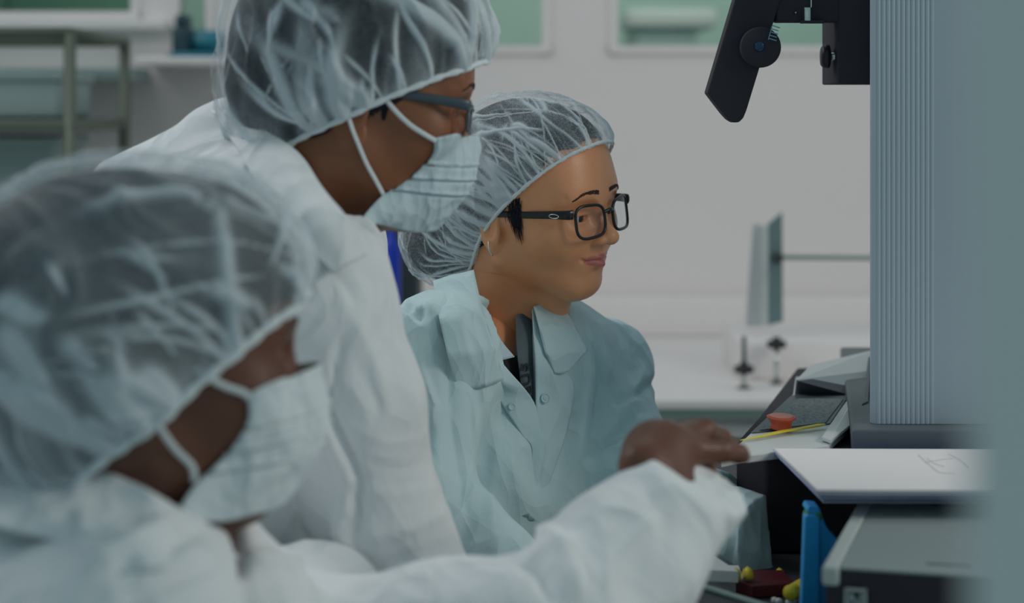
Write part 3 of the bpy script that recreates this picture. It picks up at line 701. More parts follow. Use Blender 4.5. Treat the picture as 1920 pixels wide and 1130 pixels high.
# ------------------------------------------------------------------ person: the man standing in the middle
def middle_man():
    root = thing('person', (-.32, 1.92, 0), 'masked man with glasses and white lab coat leaning over behind the other two', 'person', None)
    S = 1.05; y0 = 1.92; C = P(664, 212, y0); R = rotm(math.radians(9), math.radians(12), math.radians(0))
    N = P(560, 400, 1.95)
    S1 = P(560, 560, 1.78); S2 = P(560, 480, 2.10)
    c0 = P(490, 500, 1.96); c1 = P(430, 800, 1.97); c2 = P(380, 1130, 1.98); c3 = np.array((-.36, 1.98, .62))
    pr = [(N, S1, .062, .075, .04), (N, S2, .058, .062, .04), (P(440, 330, 1.98), P(330, 440, 1.98), .07, .10, .05), (P(470, 330, 1.98), N, .07, .06, .03)]
    for s in (-1, 1):
        o = np.array((0, .09*s, 0)); pr += [(c0+o, c1+o, .115, .125, .05), (c1+o, c2+o, .125, .13, .05), (c2+o, c3+o, .13, .15, .05)]
    E1 = P(712, 1000, 1.80); W1 = P(850, 1190, 1.76); E2 = P(600, 900, 2.10); W2 = P(640, 1130, 2.02)
    arms = [(S1, P(648, 760, 1.78), .080, .066, .03), (P(648, 760, 1.78), E1, .066, .058, .02), (E1, W1, .058, .045, .03), (S2, E2, .062, .05, .03), (E2, W2, .05, .042, .03)]
    hang = [(P(600, 620, 1.84), P(600, 900, 1.84), .04, .05, .03), (P(600, 900, 1.84), P(590, 1100, 1.84), .05, .05, .03)]
    Vs, Fs = build_prims(pr+arms[:2]+hang, .012); at = surf(Vs, Fs)
    carve = [(P(615, 295, 1.92), P(610, 390, 1.91), .068, .068, .01), (P(610, 390, 1.91), P(700, 440, 1.90), .062, .045, .01)]+[(P(655, 325, yy), P(722, 380, yy), .045, .036, .008) for yy in (1.70, 1.76, 1.82)]
    V, F = build_prims(pr+arms+hang, .0045, 0, carve)
    st = [([(640, 640), (615, 765), (680, 900), (668, 1020)], -.010, 10), ([(620, 680), (598, 770), (650, 900), (640, 1010)], .008, 16), ([(668, 1020), (700, 1060), (745, 1115)], -.008, 9),
          ([(560, 470), (580, 520), (575, 560)], -.010, 7), ([(640, 790), (720, 830), (800, 820)], .0015, 9), ([(670, 900), (740, 930), (830, 910)], .002, 9), ([(660, 850), (730, 880), (810, 870)], -.002, 8),
          ([(700, 1010), (780, 990), (840, 960)], .003, 10), ([(720, 1060), (780, 1040), (850, 1020)], -.003, 10), ([(640, 560), (690, 660), (720, 760)], .004, 20), ([(300, 290), (400, 330), (520, 420)], .006, 14), ([(430, 270), (560, 400), (660, 560)], -.005, 10),
          ([(680, 690), (710, 760), (700, 800)], -.004, 12), ([(540, 900), (560, 1000), (620, 1060)], -.006, 12), ([(620, 950), (640, 1010), (690, 1040)], .006, 14)]
    V = wrinkle(V, F, .0050, (7, 7, 2.2), 8.0, st, .0008)
    coat = obj('lab_coat', V, F, M['coat_white'], root, label='white lab coat')
    Vb, Fb = build_prims(pr, .010, -.026, (), 1); ex = [(Vb, Fb)]
    for w, e in ((W1, E1), (W2, E2)):
        d = (w-e)/np.linalg.norm(w-e); g = Grid(w-.12, w+.22, .003); hand_prims(g, w+d*.02, d+(.4, 0, .3), (-.2, -.1, 1), 1.0, [(.4, .4, .3)]*4, 1); ex.append(g.mesh())
    loc, wor, (side, front) = person_head(root, C, R, S, True, 'skin_m', (.27, .105, .050), (.16, .07, .06), N+(-.005, .0, -.03), ex, h=.0020)
    gh = Grid((-.13, -.1, -.1), (.12, .1, .16), .0035); gh.ell((-.010, 0, .058), (.104, .090, .102)); gh.ell((-.045, 0, .020), (.077, .078, .078), .03); gh.ell((.038, 0, .087), (.057, .066, .055), .03); gh.ell((-.04, 0, .074), (.079, .077, .069), .03)
    Vx, Fx = gh.mesh(); p0 = np.array((.098, 0, .064)); p1 = np.array((-.075, 0, -.062)); e = (p0-p1)/np.linalg.norm(p0-p1); n = np.array((-e[2], 0, e[0]))
    Vx, Fx, _ = keep(Vx, Fx, (Vx-p0) @ n > -.002); hr = obj('hair', wor(Vx), Fx, M['hair'], root)
    g2 = Grid((.0, -.09, -.06), (.06, .09, .05), .002)
    g2.cap(side((.018, -.05, .03), -.003), side((.021, -.05, .0), -.0018), .0075, .003, .004)
    v, f = g2.mesh(); obj('sideburn', wor(v), f, M['hair'], hr)
    make_net(root, wor, [((-.010, 0, .058), (.108, .094, .106)), ((-.045, 0, .02), (.080, .082, .082)), ((.04, 0, .088), (.062, .07, .060)), ((-.04, 0, .075), (.082, .08, .072))],
             p0, p1, -1.0, 2.3, 5.0, M['net_soft'], amp=.0065, bandr=.0028, h=.0022, label='white hairnet over black hair')
    make_glasses(root, wor, .048, .025, 'frame_blue', .0012, False, .106, .016, .0052)
    make_mask(root, wor, side, seed=2.0, label='pale blue pleated face mask')
    def sh(name, rows, m, par, lift=.006, th=.0016, wr=.0015, seed=1, fb=1.85):
        ct = [[at(q[0], q[1], (q[2] if len(q) > 2 else lift), fb) for q in r] for r in rows]
        v, f = sheet(ct, 8, 8, th, wr, seed); return obj(name, v, f, m, par)
    CW = M['coat_white']
    sh('collar_flap', [[(395, 206, .02), (430, 210, .04), (460, 222, .05)], [(440, 272, .02), (500, 268, .045), (556, 284, .055)], [(490, 355, .02), (550, 348, .04), (606, 352, .05)], [(560, 445, .014), (610, 428, .03), (657, 418, .04)], [(625, 512, .010), (660, 492, .016), (690, 478, .02)]], CW, coat)
    v, f = sheet([[P(655, 420, 1.90), P(690, 414, 1.92), P(728, 410, 1.96)], [P(664, 440, 1.89), P(690, 434, 1.91), P(714, 426, 1.94)], [P(676, 462, 1.88), P(686, 456, 1.90), P(694, 450, 1.92)]], 6, 6, .0016, .001); obj('collar_flap', v, f, CW, coat)
    hips = [np.array((-.36, 1.88, .86)), np.array((-.36, 2.06, .86))]; knees = [np.array((-.26, 1.84, .48)), np.array((-.30, 2.10, .48))]; feet = [np.array((-.30, 1.84, 0)), np.array((-.34, 2.10, 0))]
    legs(root, hips, knees, feet)
    return root

# ------------------------------------------------------------------ person: the man in front, out of focus
def front_man():
    root = thing('person', (-.42, 1.46, 0), 'masked man nearest the viewer in white coat, reaching one arm to the instrument', 'person', None)
    S = 1.06; y0 = 1.46; C = P(275, 724, y0); R = rotm(math.radians(14), math.radians(1), math.radians(0))
    N = P(270, 1010, 1.48)
    S1 = P(230, 1200, 1.34); S2 = P(330, 1150, 1.66)
    c0 = P(60, 1120, 1.5); c1 = P(80, 1400, 1.5); c3 = np.array((-.46, 1.5, .55))
    pr = [(N, S1, .060, .075, .04), (N, S2, .058, .07, .04), (P(150, 960, 1.5), P(-20, 1000, 1.5), .045, .06, .05), (P(-20, 1000, 1.5), P(-160, 1200, 1.5), .06, .10, .05), (P(150, 960, 1.5), N, .05, .055, .03)]
    for s in (-1, 1):
        o = np.array((0, .085*s, 0)); pr += [(c0+o, c1+o, .10, .12, .05), (c1+o, c3+o, .12, .15, .05)]
    E = P(1020, 1215, 1.50); Wr = P(1312, 898, 1.62); d = (Wr-E)/np.linalg.norm(Wr-E)
    Sf = P(560, 1290, 1.60)
    arms = [(S2, Sf, .07, .072, .05), (Sf, P(860, 1215, 1.54), .072, .062, .05), (P(860, 1215, 1.54), E, .060, .066, .04), (E, P(1165, 1065, 1.57), .060, .058, .03), (P(1165, 1065, 1.57), Wr+d*.05, .056, .040, .03)]
    E1 = np.array((-.30, 1.22, .82)); W1 = np.array((.02, 1.3, .80))
    arms += [(S1, E1, .07, .06, .04), (E1, W1, .056, .045, .03)]
    chest = [(P(420, 1150, 1.52), P(480, 1400, 1.52), .06, .08, .05), (P(600, 1130, 1.7), P(640, 1400, 1.7), .05, .07, .05)]
    Vs, Fs = build_prims(pr+arms[:3]+chest, .012); at = surf(Vs, Fs)
    carve = [(P(300, 850, 1.46), P(290, 990, 1.47), .060, .060, .01), (P(300, 985, 1.47), P(425, 1040, 1.46), .055, .02, .01), (Wr, np.array((.55, -.12, .84)), .085)]
    V, F = build_prims(pr+arms+chest, .0045, 0, carve)
    st = [([(200, 1080), (300, 1040), (380, 990)], -.008, 14), ([(160, 1060), (260, 1010), (330, 970)], .008, 18), ([(0, 1010), (80, 990), (150, 950)], -.008, 16), ([(240, 1130), (330, 1090), (400, 1060)], -.008, 14),
          ([(1000, 980), (1060, 1030), (1090, 1130)], .012, 22), ([(960, 1040), (1010, 1060), (1040, 1130)], -.010, 14), ([(1120, 1110), (1200, 1000), (1300, 930)], .005, 22), ([(1200, 900), (1240, 960), (1250, 1050)], -.004, 18), ([(450, 1040), (560, 1060), (680, 1080)], .008, 16)]
    V = wrinkle(V, F, .0055, (6, 6, 5), 5.0, st, .0006)
    coat = obj('lab_coat', V, F, M['coat_white'], root, label='white lab coat')
    Vb, Fb = build_prims(pr, .010, -.026, (), 1)
    g = Grid(Wr-.14, Wr+.24, .0022)
    hw = P(1232, 851, 1.65)
    hand_prims(g, hw, (.36, .92, .06), (-.30, -.02, .95), .82, [(.38, .25, .1), (.85, .9, .5), (.95, .9, .6), (1.0, 1.0, .6)], -1, spread=.02)
    g.cap(Wr-d*.04, hw, .026, .024, .02)
    vh, fh = g.mesh()
    d1 = (W1-E1)/np.linalg.norm(W1-E1); g = Grid(W1-.12, W1+.22, .003); hand_prims(g, W1+d1*.02, d1, (0, -.2, 1), 1.0, [(.3, .4, .3)]*4, 1); v2, f2 = g.mesh()
    loc, wor, (side, front) = person_head(root, C, R, S, True, 'skin_d', (.15, .062, .038), (.11, .05, .045), N+(-.005, 0, -.03), [(Vb, Fb), (vh, fh), (v2, f2)], h=.0022)
    gh = Grid((-.13, -.1, -.1), (.12, .1, .16), .0035); gh.ell((-.012, 0, .052), (.108, .090, .098)); gh.ell((-.050, 0, .01), (.079, .081, .081), .03); gh.ell((.037, 0, .081), (.057, .066, .053), .03); gh.ell((-.05, 0, .059), (.078, .077, .076), .03)
    Vx, Fx = gh.mesh(); p0 = np.array((.096, 0, .054)); p1 = np.array((-.085, 0, -.086)); e = (p0-p1)/np.linalg.norm(p0-p1); n = np.array((-e[2], 0, e[0]))
    Vx, Fx, _ = keep(Vx, Fx, (Vx-p0) @ n > .0); obj('hair', wor(Vx), Fx, M['hair'], root)
    make_net(root, wor, [((-.012, 0, .052), (.112, .094, .102)), ((-.050, 0, .01), (.082, .084, .085)), ((.038, 0, .082), (.062, .07, .058)), ((-.05, 0, .06), (.082, .08, .080))],
             p0, p1, -1.0, 2.0, 12.0, M['net_dense'], amp=.0075, bandr=.0034, h=.0022, label='white hairnet over black hair')
    make_mask(root, wor, side, seed=6.0, label='pale face mask', m='mask_white', grow=.008, lift=.011)
    def sh(name, rows, m, par, fb=1.4, th=.0018, wr=.0015, seed=4):
        ct = [[at(q[0], q[1], q[2], fb) for q in r] for r in rows]
        v, f = sheet(ct, 8, 8, th, wr, seed); return obj(name, v, f, m, par)
    sh('collar_flap', [[(-160, 900, .02), (60, 880, .03), (215, 888, .045)], [(-100, 960, .016), (120, 940, .026), (300, 930, .040)], [(120, 1020, .012), (240, 1000, .020), (385, 990, .030)], [(230, 1080, .010), (330, 1060, .014), (450, 1045, .018)]], M['coat_white'], coat)
    hips = [np.array((-.45, 1.40, .56)), np.array((-.45, 1.60, .56))]; knees = [np.array((-.05, 1.38, .55)), np.array((-.05, 1.62, .55))]; feet = [np.array((-.05, 1.36, 0)), np.array((-.05, 1.62, 0))]
    legs(root, hips, knees, feet)
    return root
# ------------------------------------------------------------------ setting
M['wall'] = mat('white_wall_paint', (.84, .795, .785), .8, var=.02, nscale=3)
M['bench_white'] = mat('white_laminate', (.84, .80, .795), .45, var=.02)
M['floor'] = mat('grey_vinyl_floor', (.45, .48, .48), .5, var=.08)
M['green_wall'] = mat('pale_green_wall', (.50, .64, .58), .8, var=.12, nscale=1.5)
M['shadow_rod_green'] = mat('grey_green_shadow_and_rod', (.17, .27, .23), .6)  # worktop edge shadow as a colour, also used on the fixture rod
M['steel'] = mat('dull_stainless', (.14, .165, .13), .5, .3, var=.2, nscale=6)
M['shelf_grey'] = mat('grey_green_board', (.36, .46, .45), .6, var=.1, nscale=3)
M['tub'] = mat('white_tub_plastic', (.74, .75, .74), .6)
M['teal'] = mat('teal_enamel', (.02, .20, .27), .4, var=.2)
M['teal_dark'] = mat('dark_teal_enamel', (.015, .06, .08), .5)
M['dark_grey'] = mat('dark_grey_plastic', (.035, .05, .055), .6)
M['cobalt'] = mat('cobalt_plastic', (.01, .05, .55), .4)
M['blue'] = mat('bright_blue_plastic', (.03, .42, .95), .35)
M['machine'] = mat('dark_blue_grey_enamel', (.044, .041, .052), .8, var=.1, spec=.25)
M['column'] = mat('blue_grey_enamel', (.37, .46, .53), .45, var=.04, nscale=3)
M['panel'] = mat('pale_grey_green_enamel', (.84, .86, .84), .6, var=.02, nscale=2)
M['deck'] = mat('pale_grey_cast_plastic', (.60, .64, .64), .5, var=.04)
M['deck_dark'] = mat('smoke_grey_plastic', (.10, .12, .14), .45)
M['red'] = mat('orange_red_plastic', (.62, .10, .05), .4)
M['red_top'] = mat('pale_red_plastic', (.70, .24, .17), .4)
M['yellow'] = mat('yellow_plastic', (.75, .60, .04), .4)
M['paper'] = mat('white_paper', (.83, .81, .82), .9, var=.01)
M['paper_blue'] = mat('blue_edged_paper', (.34, .42, .68), .9, var=.25, nscale=30)
M['pencil'] = mat('grey_print', (.55, .57, .58), .9)
M['grey_top'] = mat('grey_enamel', (.28, .33, .34), .5, var=.05)
M['mark'] = mat('pale_grey_mark', (.42, .47, .48), .6)
M['label_blue'] = mat('pale_blue_print', (.22, .36, .46), .6)
M['tray_black'] = mat('black_tray_plastic', (.04, .042, .05), .6)
M['maroon'] = mat('dark_maroon_plastic', (.10, .008, .015), .5)
M['glass'] = glassmat('window_glass', (.92, .98, .95), .05)
def padmat():
    m = mat('grey_mesh_pad', (.12, .14, .145), .8); nt = m.node_tree; N = nt.nodes; L = nt.links
    tc = N.new('ShaderNodeTexCoord'); vo = N.new('ShaderNodeTexVoronoi'); vo.inputs['Scale'].default_value = 240; L.new(tc.outputs['Object'], vo.inputs['Vector'])
    mr = N.new('ShaderNodeMapRange'); mr.inputs[2].default_value = .6; mr.inputs[3].default_value = .5; mr.inputs[4].default_value = 1.9; L.new(vo.outputs['Distance'], mr.inputs[0])
    hs = [n for n in N if n.bl_idname == 'ShaderNodeHueSaturation'][0]; L.new(mr.outputs[0], hs.inputs['Value'])
    bp = N.new('ShaderNodeBump'); bp.inputs['Strength'].default_value = .6; L.new(vo.outputs['Distance'], bp.inputs['Height']); L.new(bp.outputs[0], N['Principled BSDF'].inputs['Normal']); return m
M['pad'] = padmat()
def struct(name, vf, m, parent=None, smooth=False):
    return obj(name, vf[0], vf[1], m, parent, smooth, kind='structure')

def setting():
    struct('floor', box2((-3.2, -1, -.05), (3.2, 8, 0)), M['floor'])
    YW = 4.75
    zb = P(0, 100, YW)[2]; xs = lambda px: P(px, 0, YW)[0]
    A = (xs(-500), xs(262), P(0, 36, YW)[2]); B = (xs(870), xs(1032), zb); Cc = (xs(1142), xs(2100), zb); D = (xs(322), xs(402), P(0, 112, YW)[2])
    ztop = 2.3; pieces = [box2((-3.2, YW, 0), (3.2, YW+.12, min(A[2], D[2]))), box2((-3.2, YW, ztop), (3.2, YW+.12, 2.9))]
    cuts = sorted([A, D, B, Cc]); x = -3.2; base = min(A[2], D[2])
    for a, b, z in cuts:
        if a > x: pieces.append(box2((x, YW, base), (a, YW+.12, ztop)))
        if z > base: pieces.append(box2((max(a, x), YW, base), (b, YW+.12, z)))
        x = b
    if x < 3.2: pieces.append(box2((x, YW, base), (3.2, YW+.12, ztop)))
    struct('wall_back', join(*pieces), M['wall'])
    struct('wall_left', box2((-3.32, -1, 0), (-3.2, 8, 2.9)), M['wall'])
    struct('wall_beyond', box2((-3.2, 6.6, 0), (3.2, 6.7, 2.9)), M['green_wall'])
    for i, (a, b, z) in enumerate((A, D, B, Cc)):
        fr = [box2((a, YW-.012, z-.0), (b, YW+.05, z+.018)), box2((a, YW-.012, ztop-.03), (b, YW+.05, ztop)), box2((a, YW-.01, z), (a+.02, YW+.05, ztop)), box2((b-.02, YW-.01, z), (b, YW+.05, ztop))]
        w = bpy.data.objects.new('window_%d' % (i+1), None); COL.objects.link(w); w.location = ((a+b)/2, YW, z); w['kind'] = 'structure'
        struct('window_frame', join(*fr), M['wall'], w); struct('pane', box2((a+.02, YW+.02, z+.018), (b-.02, YW+.026, ztop-.03)), M['glass'], w)
    struct('trim_1', box2((xs(-500), YW-.05, P(0, 56, YW)[2]), (xs(320), YW+.0, P(0, 38, YW)[2]), .004), M['bench_white'])

    # things seen through the panes, in the next room
    t = thing('storage_cabinet', (P(1225, 0, 6.1)[0], 6.2, 0), 'blurred pale cabinet behind the window right of centre', 'cabinet')
    x0, x1 = P(1185, 0, 6.1)[0], P(1300, 0, 6.1)[0]
    v, f = box2((x0, 6.0, 0), (x1, 6.4, P(0, 55, 6.1)[2]), .01); obj('body', v, f, M['shelf_grey'], t)
    v, f = box2((x0-.02, 5.98, P(0, 55, 6.1)[2]), (x1+.06, 6.4, P(0, 20, 6.1)[2]), .01); obj('top_unit', v, f, M['tub'], t)
    v, f = join(lathe([(.0001, 0), (.09, 0), (.075, .16), (.0001, .16)], (P(985, 0, 6.0)[0], 6.0, 0), seg=20))
    t = thing('potted_plant', (P(985, 0, 6.0)[0], 6.0, 0), 'blurred dark green plant behind the window between two heads', 'plant')
    v, f = lathe([(.0001, 0), (.10, 0), (.13, 1.38), (.0001, 1.38)], (P(985, 0, 6.0)[0], 6.0, 0), seg=24); obj('planter', v, f, M['shelf_grey'], t)
    M['leaf'] = mat('green_leaf', (.03, .13, .05), .6, var=.3); rs = random.Random(8); lv = []
    for i in range(46):
        a = rs.uniform(0, 2*PI); el = rs.uniform(.2, 1.35); L = rs.uniform(.08, .17); c = np.array((P(985, 0, 6.0)[0], 6.0, 1.37)); d = np.array((math.cos(a)*math.cos(el), math.sin(a)*math.cos(el), math.sin(el)))
        lv.append(tube([c, c+d*L*.6+(0, 0, .02), c+d*L], [.004, .014, .001], 6, flat=(.25, 1)))
    v, f = join(*lv); obj('foliage', v, f, M['leaf'], t)

    M['cab_green'] = mat('sage_green_enamel', (.12, .27, .17), .6, var=.15, nscale=2)
    xa, xb = P(-480, 0, 6.2)[0], P(252, 0, 6.2)[0]; t = thing('sage_cabinet', ((xa+xb)/2, 6.35, 0), 'blurred sage green cabinet behind the window at top left', 'cabinet')
    v, f = box2((xa, 6.22, 0), (xb, 6.5, 2.2), .01); obj('body', v, f, M['cab_green'], t)
    for i in range(3): v, f = box2((xa+.02+i*(xb-xa)/3, 6.2, .05), (xa-.02+(i+1)*(xb-xa)/3, 6.218, 2.15), .004); obj('door', v, f, M['cab_green'], t)
    # stainless trolley at the left
    ya, yb = 3.9, 4.4; xr = P(131, 0, ya)[0]; xr2 = xr+.01; xl = -1.75
    t = thing('wire_trolley', ((xl+xr)/2, 4.15, 0), 'stainless steel shelf trolley against the wall at far left', 'trolley')
    zt = P(0, 62, ya)[2]; 
    for (x, y) in ((xr, ya), (xr2, yb), (xl, ya), (xl, yb)):
        v, f = tube([(x, y, .06), (x, y, zt)], .0125, 12); obj('post', v, f, M['steel'], t)
        v, f = lathe([(.0001, -.012), (.028, -.012), (.03, 0), (.028, .012), (.0001, .012)], (x, y, .031), (0, 1, 0), 20); obj('caster', v, f, M['dark_grey'], t)
    v, f = join(tube([(xl, ya, zt), (xr, ya, zt)], .012, 10), tube([(xr, ya, zt), (xr2, yb, zt)], .012, 10), tube([(xl, yb, zt), (xr2, yb, zt)], .012, 10), tube([(xl, ya, zt), (xl, yb, zt)], .012, 10)); obj('top_rail', v, f, M['steel'], t)
    for py in (228, 395, 640, 900):
        z = P(0, py, ya)[2]; v, f = box2((xl, ya-.01, z-.02), (xr+.012, yb+.01, z+.004), .004); obj('shelf', v, f, M['steel'], t)
    def tub(px0, px1, py0, py1, lab, m, yy):
        z1 = P(0, py0, yy)[2]; base = P(0, py1, ya)[2]+.0045; x0, x1 = P(px0, 0, yy)[0], P(px1, 0, yy)[0]
        v, f = box2((x0, yy, base), (x1, yy+.30, z1), .012); o = obj('storage_tub', v, f, m, None); tag(o, lab, 'tub', None)
        v, f = box2((x0-.006, yy-.006, z1-.012), (x1+.006, yy+.306, z1+.006), .004); obj('lid', v, f, m, o)
    tub(-260, 112, 142, 228, 'grey storage tub on the second shelf of the steel trolley', M['shelf_grey'], 3.98)
    tub(-260, 100, 262, 395, 'grey-green storage tub on the third shelf of the steel trolley', M['shelf_grey'], 3.98)
    z = P(0, 128, 4.6)[2]; v, f = box2((-2.4, 4.5, z-.03), (P(262, 0, 4.6)[0], 4.74, z), .004); o = obj('wall_shelf', v, f, M['shelf_grey'], None); tag(o, 'long grey shelf board fixed to the wall behind the trolley', 'shelf')
    # teal device on the ledge
    x = P(362, 0, 4.6)[0]; z0 = P(0, 108, 4.6)[2]
    v, f = box2((P(262, 0, 4.6)[0]+.004, 4.52, z0-.02), (P(470, 0, 4.6)[0], 4.748, z0), .004); o = obj('window_ledge', v, f, M['bench_white'], None); tag(o, 'white ledge under the narrow window left of centre', 'ledge')
    t = thing('bench_vise', (x, 4.62, z0), 'small teal blurred machine on the ledge left of the middle man', 'machine')
    v, f = join(box2((x-.045, 4.57, z0+.0005), (x-.005, 4.68, z0+.07), .008), box2((x-.04, 4.58, z0+.065), (x-.01, 4.66, z0+.10), .01)); obj('body', v, f, M['teal_dark'], t)
    v, f = lathe([(.0001, 0), (.022, 0), (.026, .01), (.026, .06), (.02, .075), (.0001, .075)], (x-.006, 4.62, z0+.038), (1, 0, 0), 24); obj('motor', v, f, M['teal'], t)
    v, f = box2((x-.05, 4.56, z0+.0005), (x+.06, 4.69, z0+.012), .003); obj('foot', v, f, M['teal'], t)

    # white bench at the back
    zb = .82; xl = -.42
    t = thing('lab_bench', (1.0, 4.15, 0), 'long white laboratory bench running along the back wall', 'bench')
    v, f = box2((xl, 3.6, zb-.018), (3.0, 4.74, zb), .003); obj('worktop', v, f, M['bench_white'], t)
    v, f = box2((xl, 3.602, zb-.032), (3.0, 3.62, zb-.0185)); obj('edge_shadow_strip', v, f, M['shadow_rod_green'], t, smooth=False, label='shadow line under the worktop edge, coloured grey-green')  # thin strip that paints the shadow below the worktop edge
    v, f = box2((xl+.02, 3.66, .0), (2.98, 4.7, zb-.033)); obj('cabinet', v, f, M['bench_white'], t, smooth=False)
    for i in range(5):
        a = xl+.04+i*.68; v, f = box2((a, 3.645, .1), (a+.66, 3.662, zb-.05), .003); d = obj('door', v, f, M['bench_white'], t); v, f = tube([(a+.6, 3.63, .6), (a+.6, 3.63, .7)], .005, 8); obj('handle', v, f, M['steel'], d)
    z9 = P(0, 562, 4.6)[2]; v, f = box2((xl, 4.6, zb+.0005), (3.0, 4.745, z9), .004); o = obj('service_duct', v, f, M['bench_white'], None); tag(o, 'low white service duct along the back of the bench', 'duct')
    # test fixture on the bench
    t = thing('test_fixture', (P(1540, 0, 3.85)[0], 3.95, zb), 'blurred white fixture with upright steel plate and rod on the back bench', 'fixture')
    zf = P(0, 627, 3.95)[2]
    v, f = box2((P(1385, 0, 3.85)[0], 3.85, zb+.0005), (P(1760, 0, 3.85)[0], 4.15, zf), .006); obj('base', v, f, M['bench_white'], t)
    v, f = poly_prism([P(1441, 610, 3.93), P(1468, 603, 3.93), P(1467, 398, 3.93), P(1441, 420, 3.93)], np.array((0.0, .012, 0)), .0008); obj('plate', v, f, mat('blue_grey_metal', (.16, .25, .26), .5, .2), t, smooth=False)
    v, f = poly_prism([P(1398, 612, 3.99), P(1440, 612, 3.99), P(1440, 424, 3.99), P(1412, 418, 3.99)], np.array((0, .006, 0)), .0008); obj('clear_plate', v, f, mat('pale_acrylic', (.62, .66, .66), .3), t, smooth=False)
    v, f = tube([P(1455, 482, 3.915), P(1900, 486, 3.915)], .0045, 10); obj('rod', v, f, M['shadow_rod_green'], t)
    v, f = lathe([(.0001, 0), (.011, 0), (.011, .016), (.0001, .016)], P(1456, 482, 3.925)+(0, 0, 0), (0, -1, 0), 16); obj('clamp', v, f, M['dark_grey'], t)
    for (px, pk, pt, pb, lab) in ((1395, 692, 630, 722, 'black levelling knob with a tall rod, left of the two on the back bench'), (1456, 645, 634, 714, 'black levelling knob on a steel stem, right of the two on the back bench')):
        y = (CZ-zb)*FPX/(pb+6-HY); a = P(px, pt, y); b = P(px, pb, y); b[2] = zb; kz = P(px, pk, y)[2]
        t = thing('levelling_screw', (a[0], y, zb), lab, 'screw')
        v, f = tube([b, (a[0], y, kz-.004)], .0045, 10); obj('stem', v, f, M['chrome'], t)
        if pt < 632: v, f = tube([(a[0], y, kz+.004), a], .0038, 10); obj('rod', v, f, M['teal_dark'], t)
        v, f = lathe([(.0001, -.008), (.012, -.008), (.018, -.006), (.019, 0), (.018, .006), (.009, .008), (.006, .014), (.0001, .014)], (a[0], y, kz), seg=24); obj('knob', v, f, M['black_plastic'], t)
        v, f = lathe([(.0001, 0), (.014, 0), (.012, .004), (.0001, .004)], (a[0], y, zb+.0003), seg=20); obj('foot', v, f, M['steel'], t)
    # dark equipment and blue bin seen between the two heads
    x0, x1 = P(640, 0, 3.85)[0], P(782, 0, 3.85)[0]; t = thing('equipment_case', ((x0+x1)/2, 3.95, zb), 'dark grey equipment case on the bench seen between two heads', 'case')
    v, f = box2((x0, 3.85, zb+.0005), (x1, 4.1, 1.17), .012); obj('body', v, f, M['dark_grey'], t); v, f = tube(catmull([(x0+.03, 3.97, 1.168), (x0+.035, 3.97, 1.19), (x1-.035, 3.97, 1.19), (x1-.03, 3.97, 1.168)], 6), .006, 8); obj('handle', v, f, M['dark_grey'], t)
    a, b = P(712, 0, 3.75)[0], P(750, 0, 3.75)[0]; v, f = lathe([(.0001, 0), ((b-a)/2, 0), ((b-a)/2, .26), ((b-a)/2-.006, .275), (.008, .285), (.008, .30), (.0001, .30)], ((a+b)/2, 3.78, zb+.0005), seg=28)
    o = obj('bottle', v, f, M['cobalt'], None); tag(o, 'cobalt blue bottle in front of the dark case, between two heads', 'bottle')
    v, f = lathe([(.0001, 0), (.011, 0), (.011, .02), (.0001, .02)], ((a+b)/2, 3.78, zb+.3008), seg=20); obj('cap', v, f, M['dark_grey'], o)

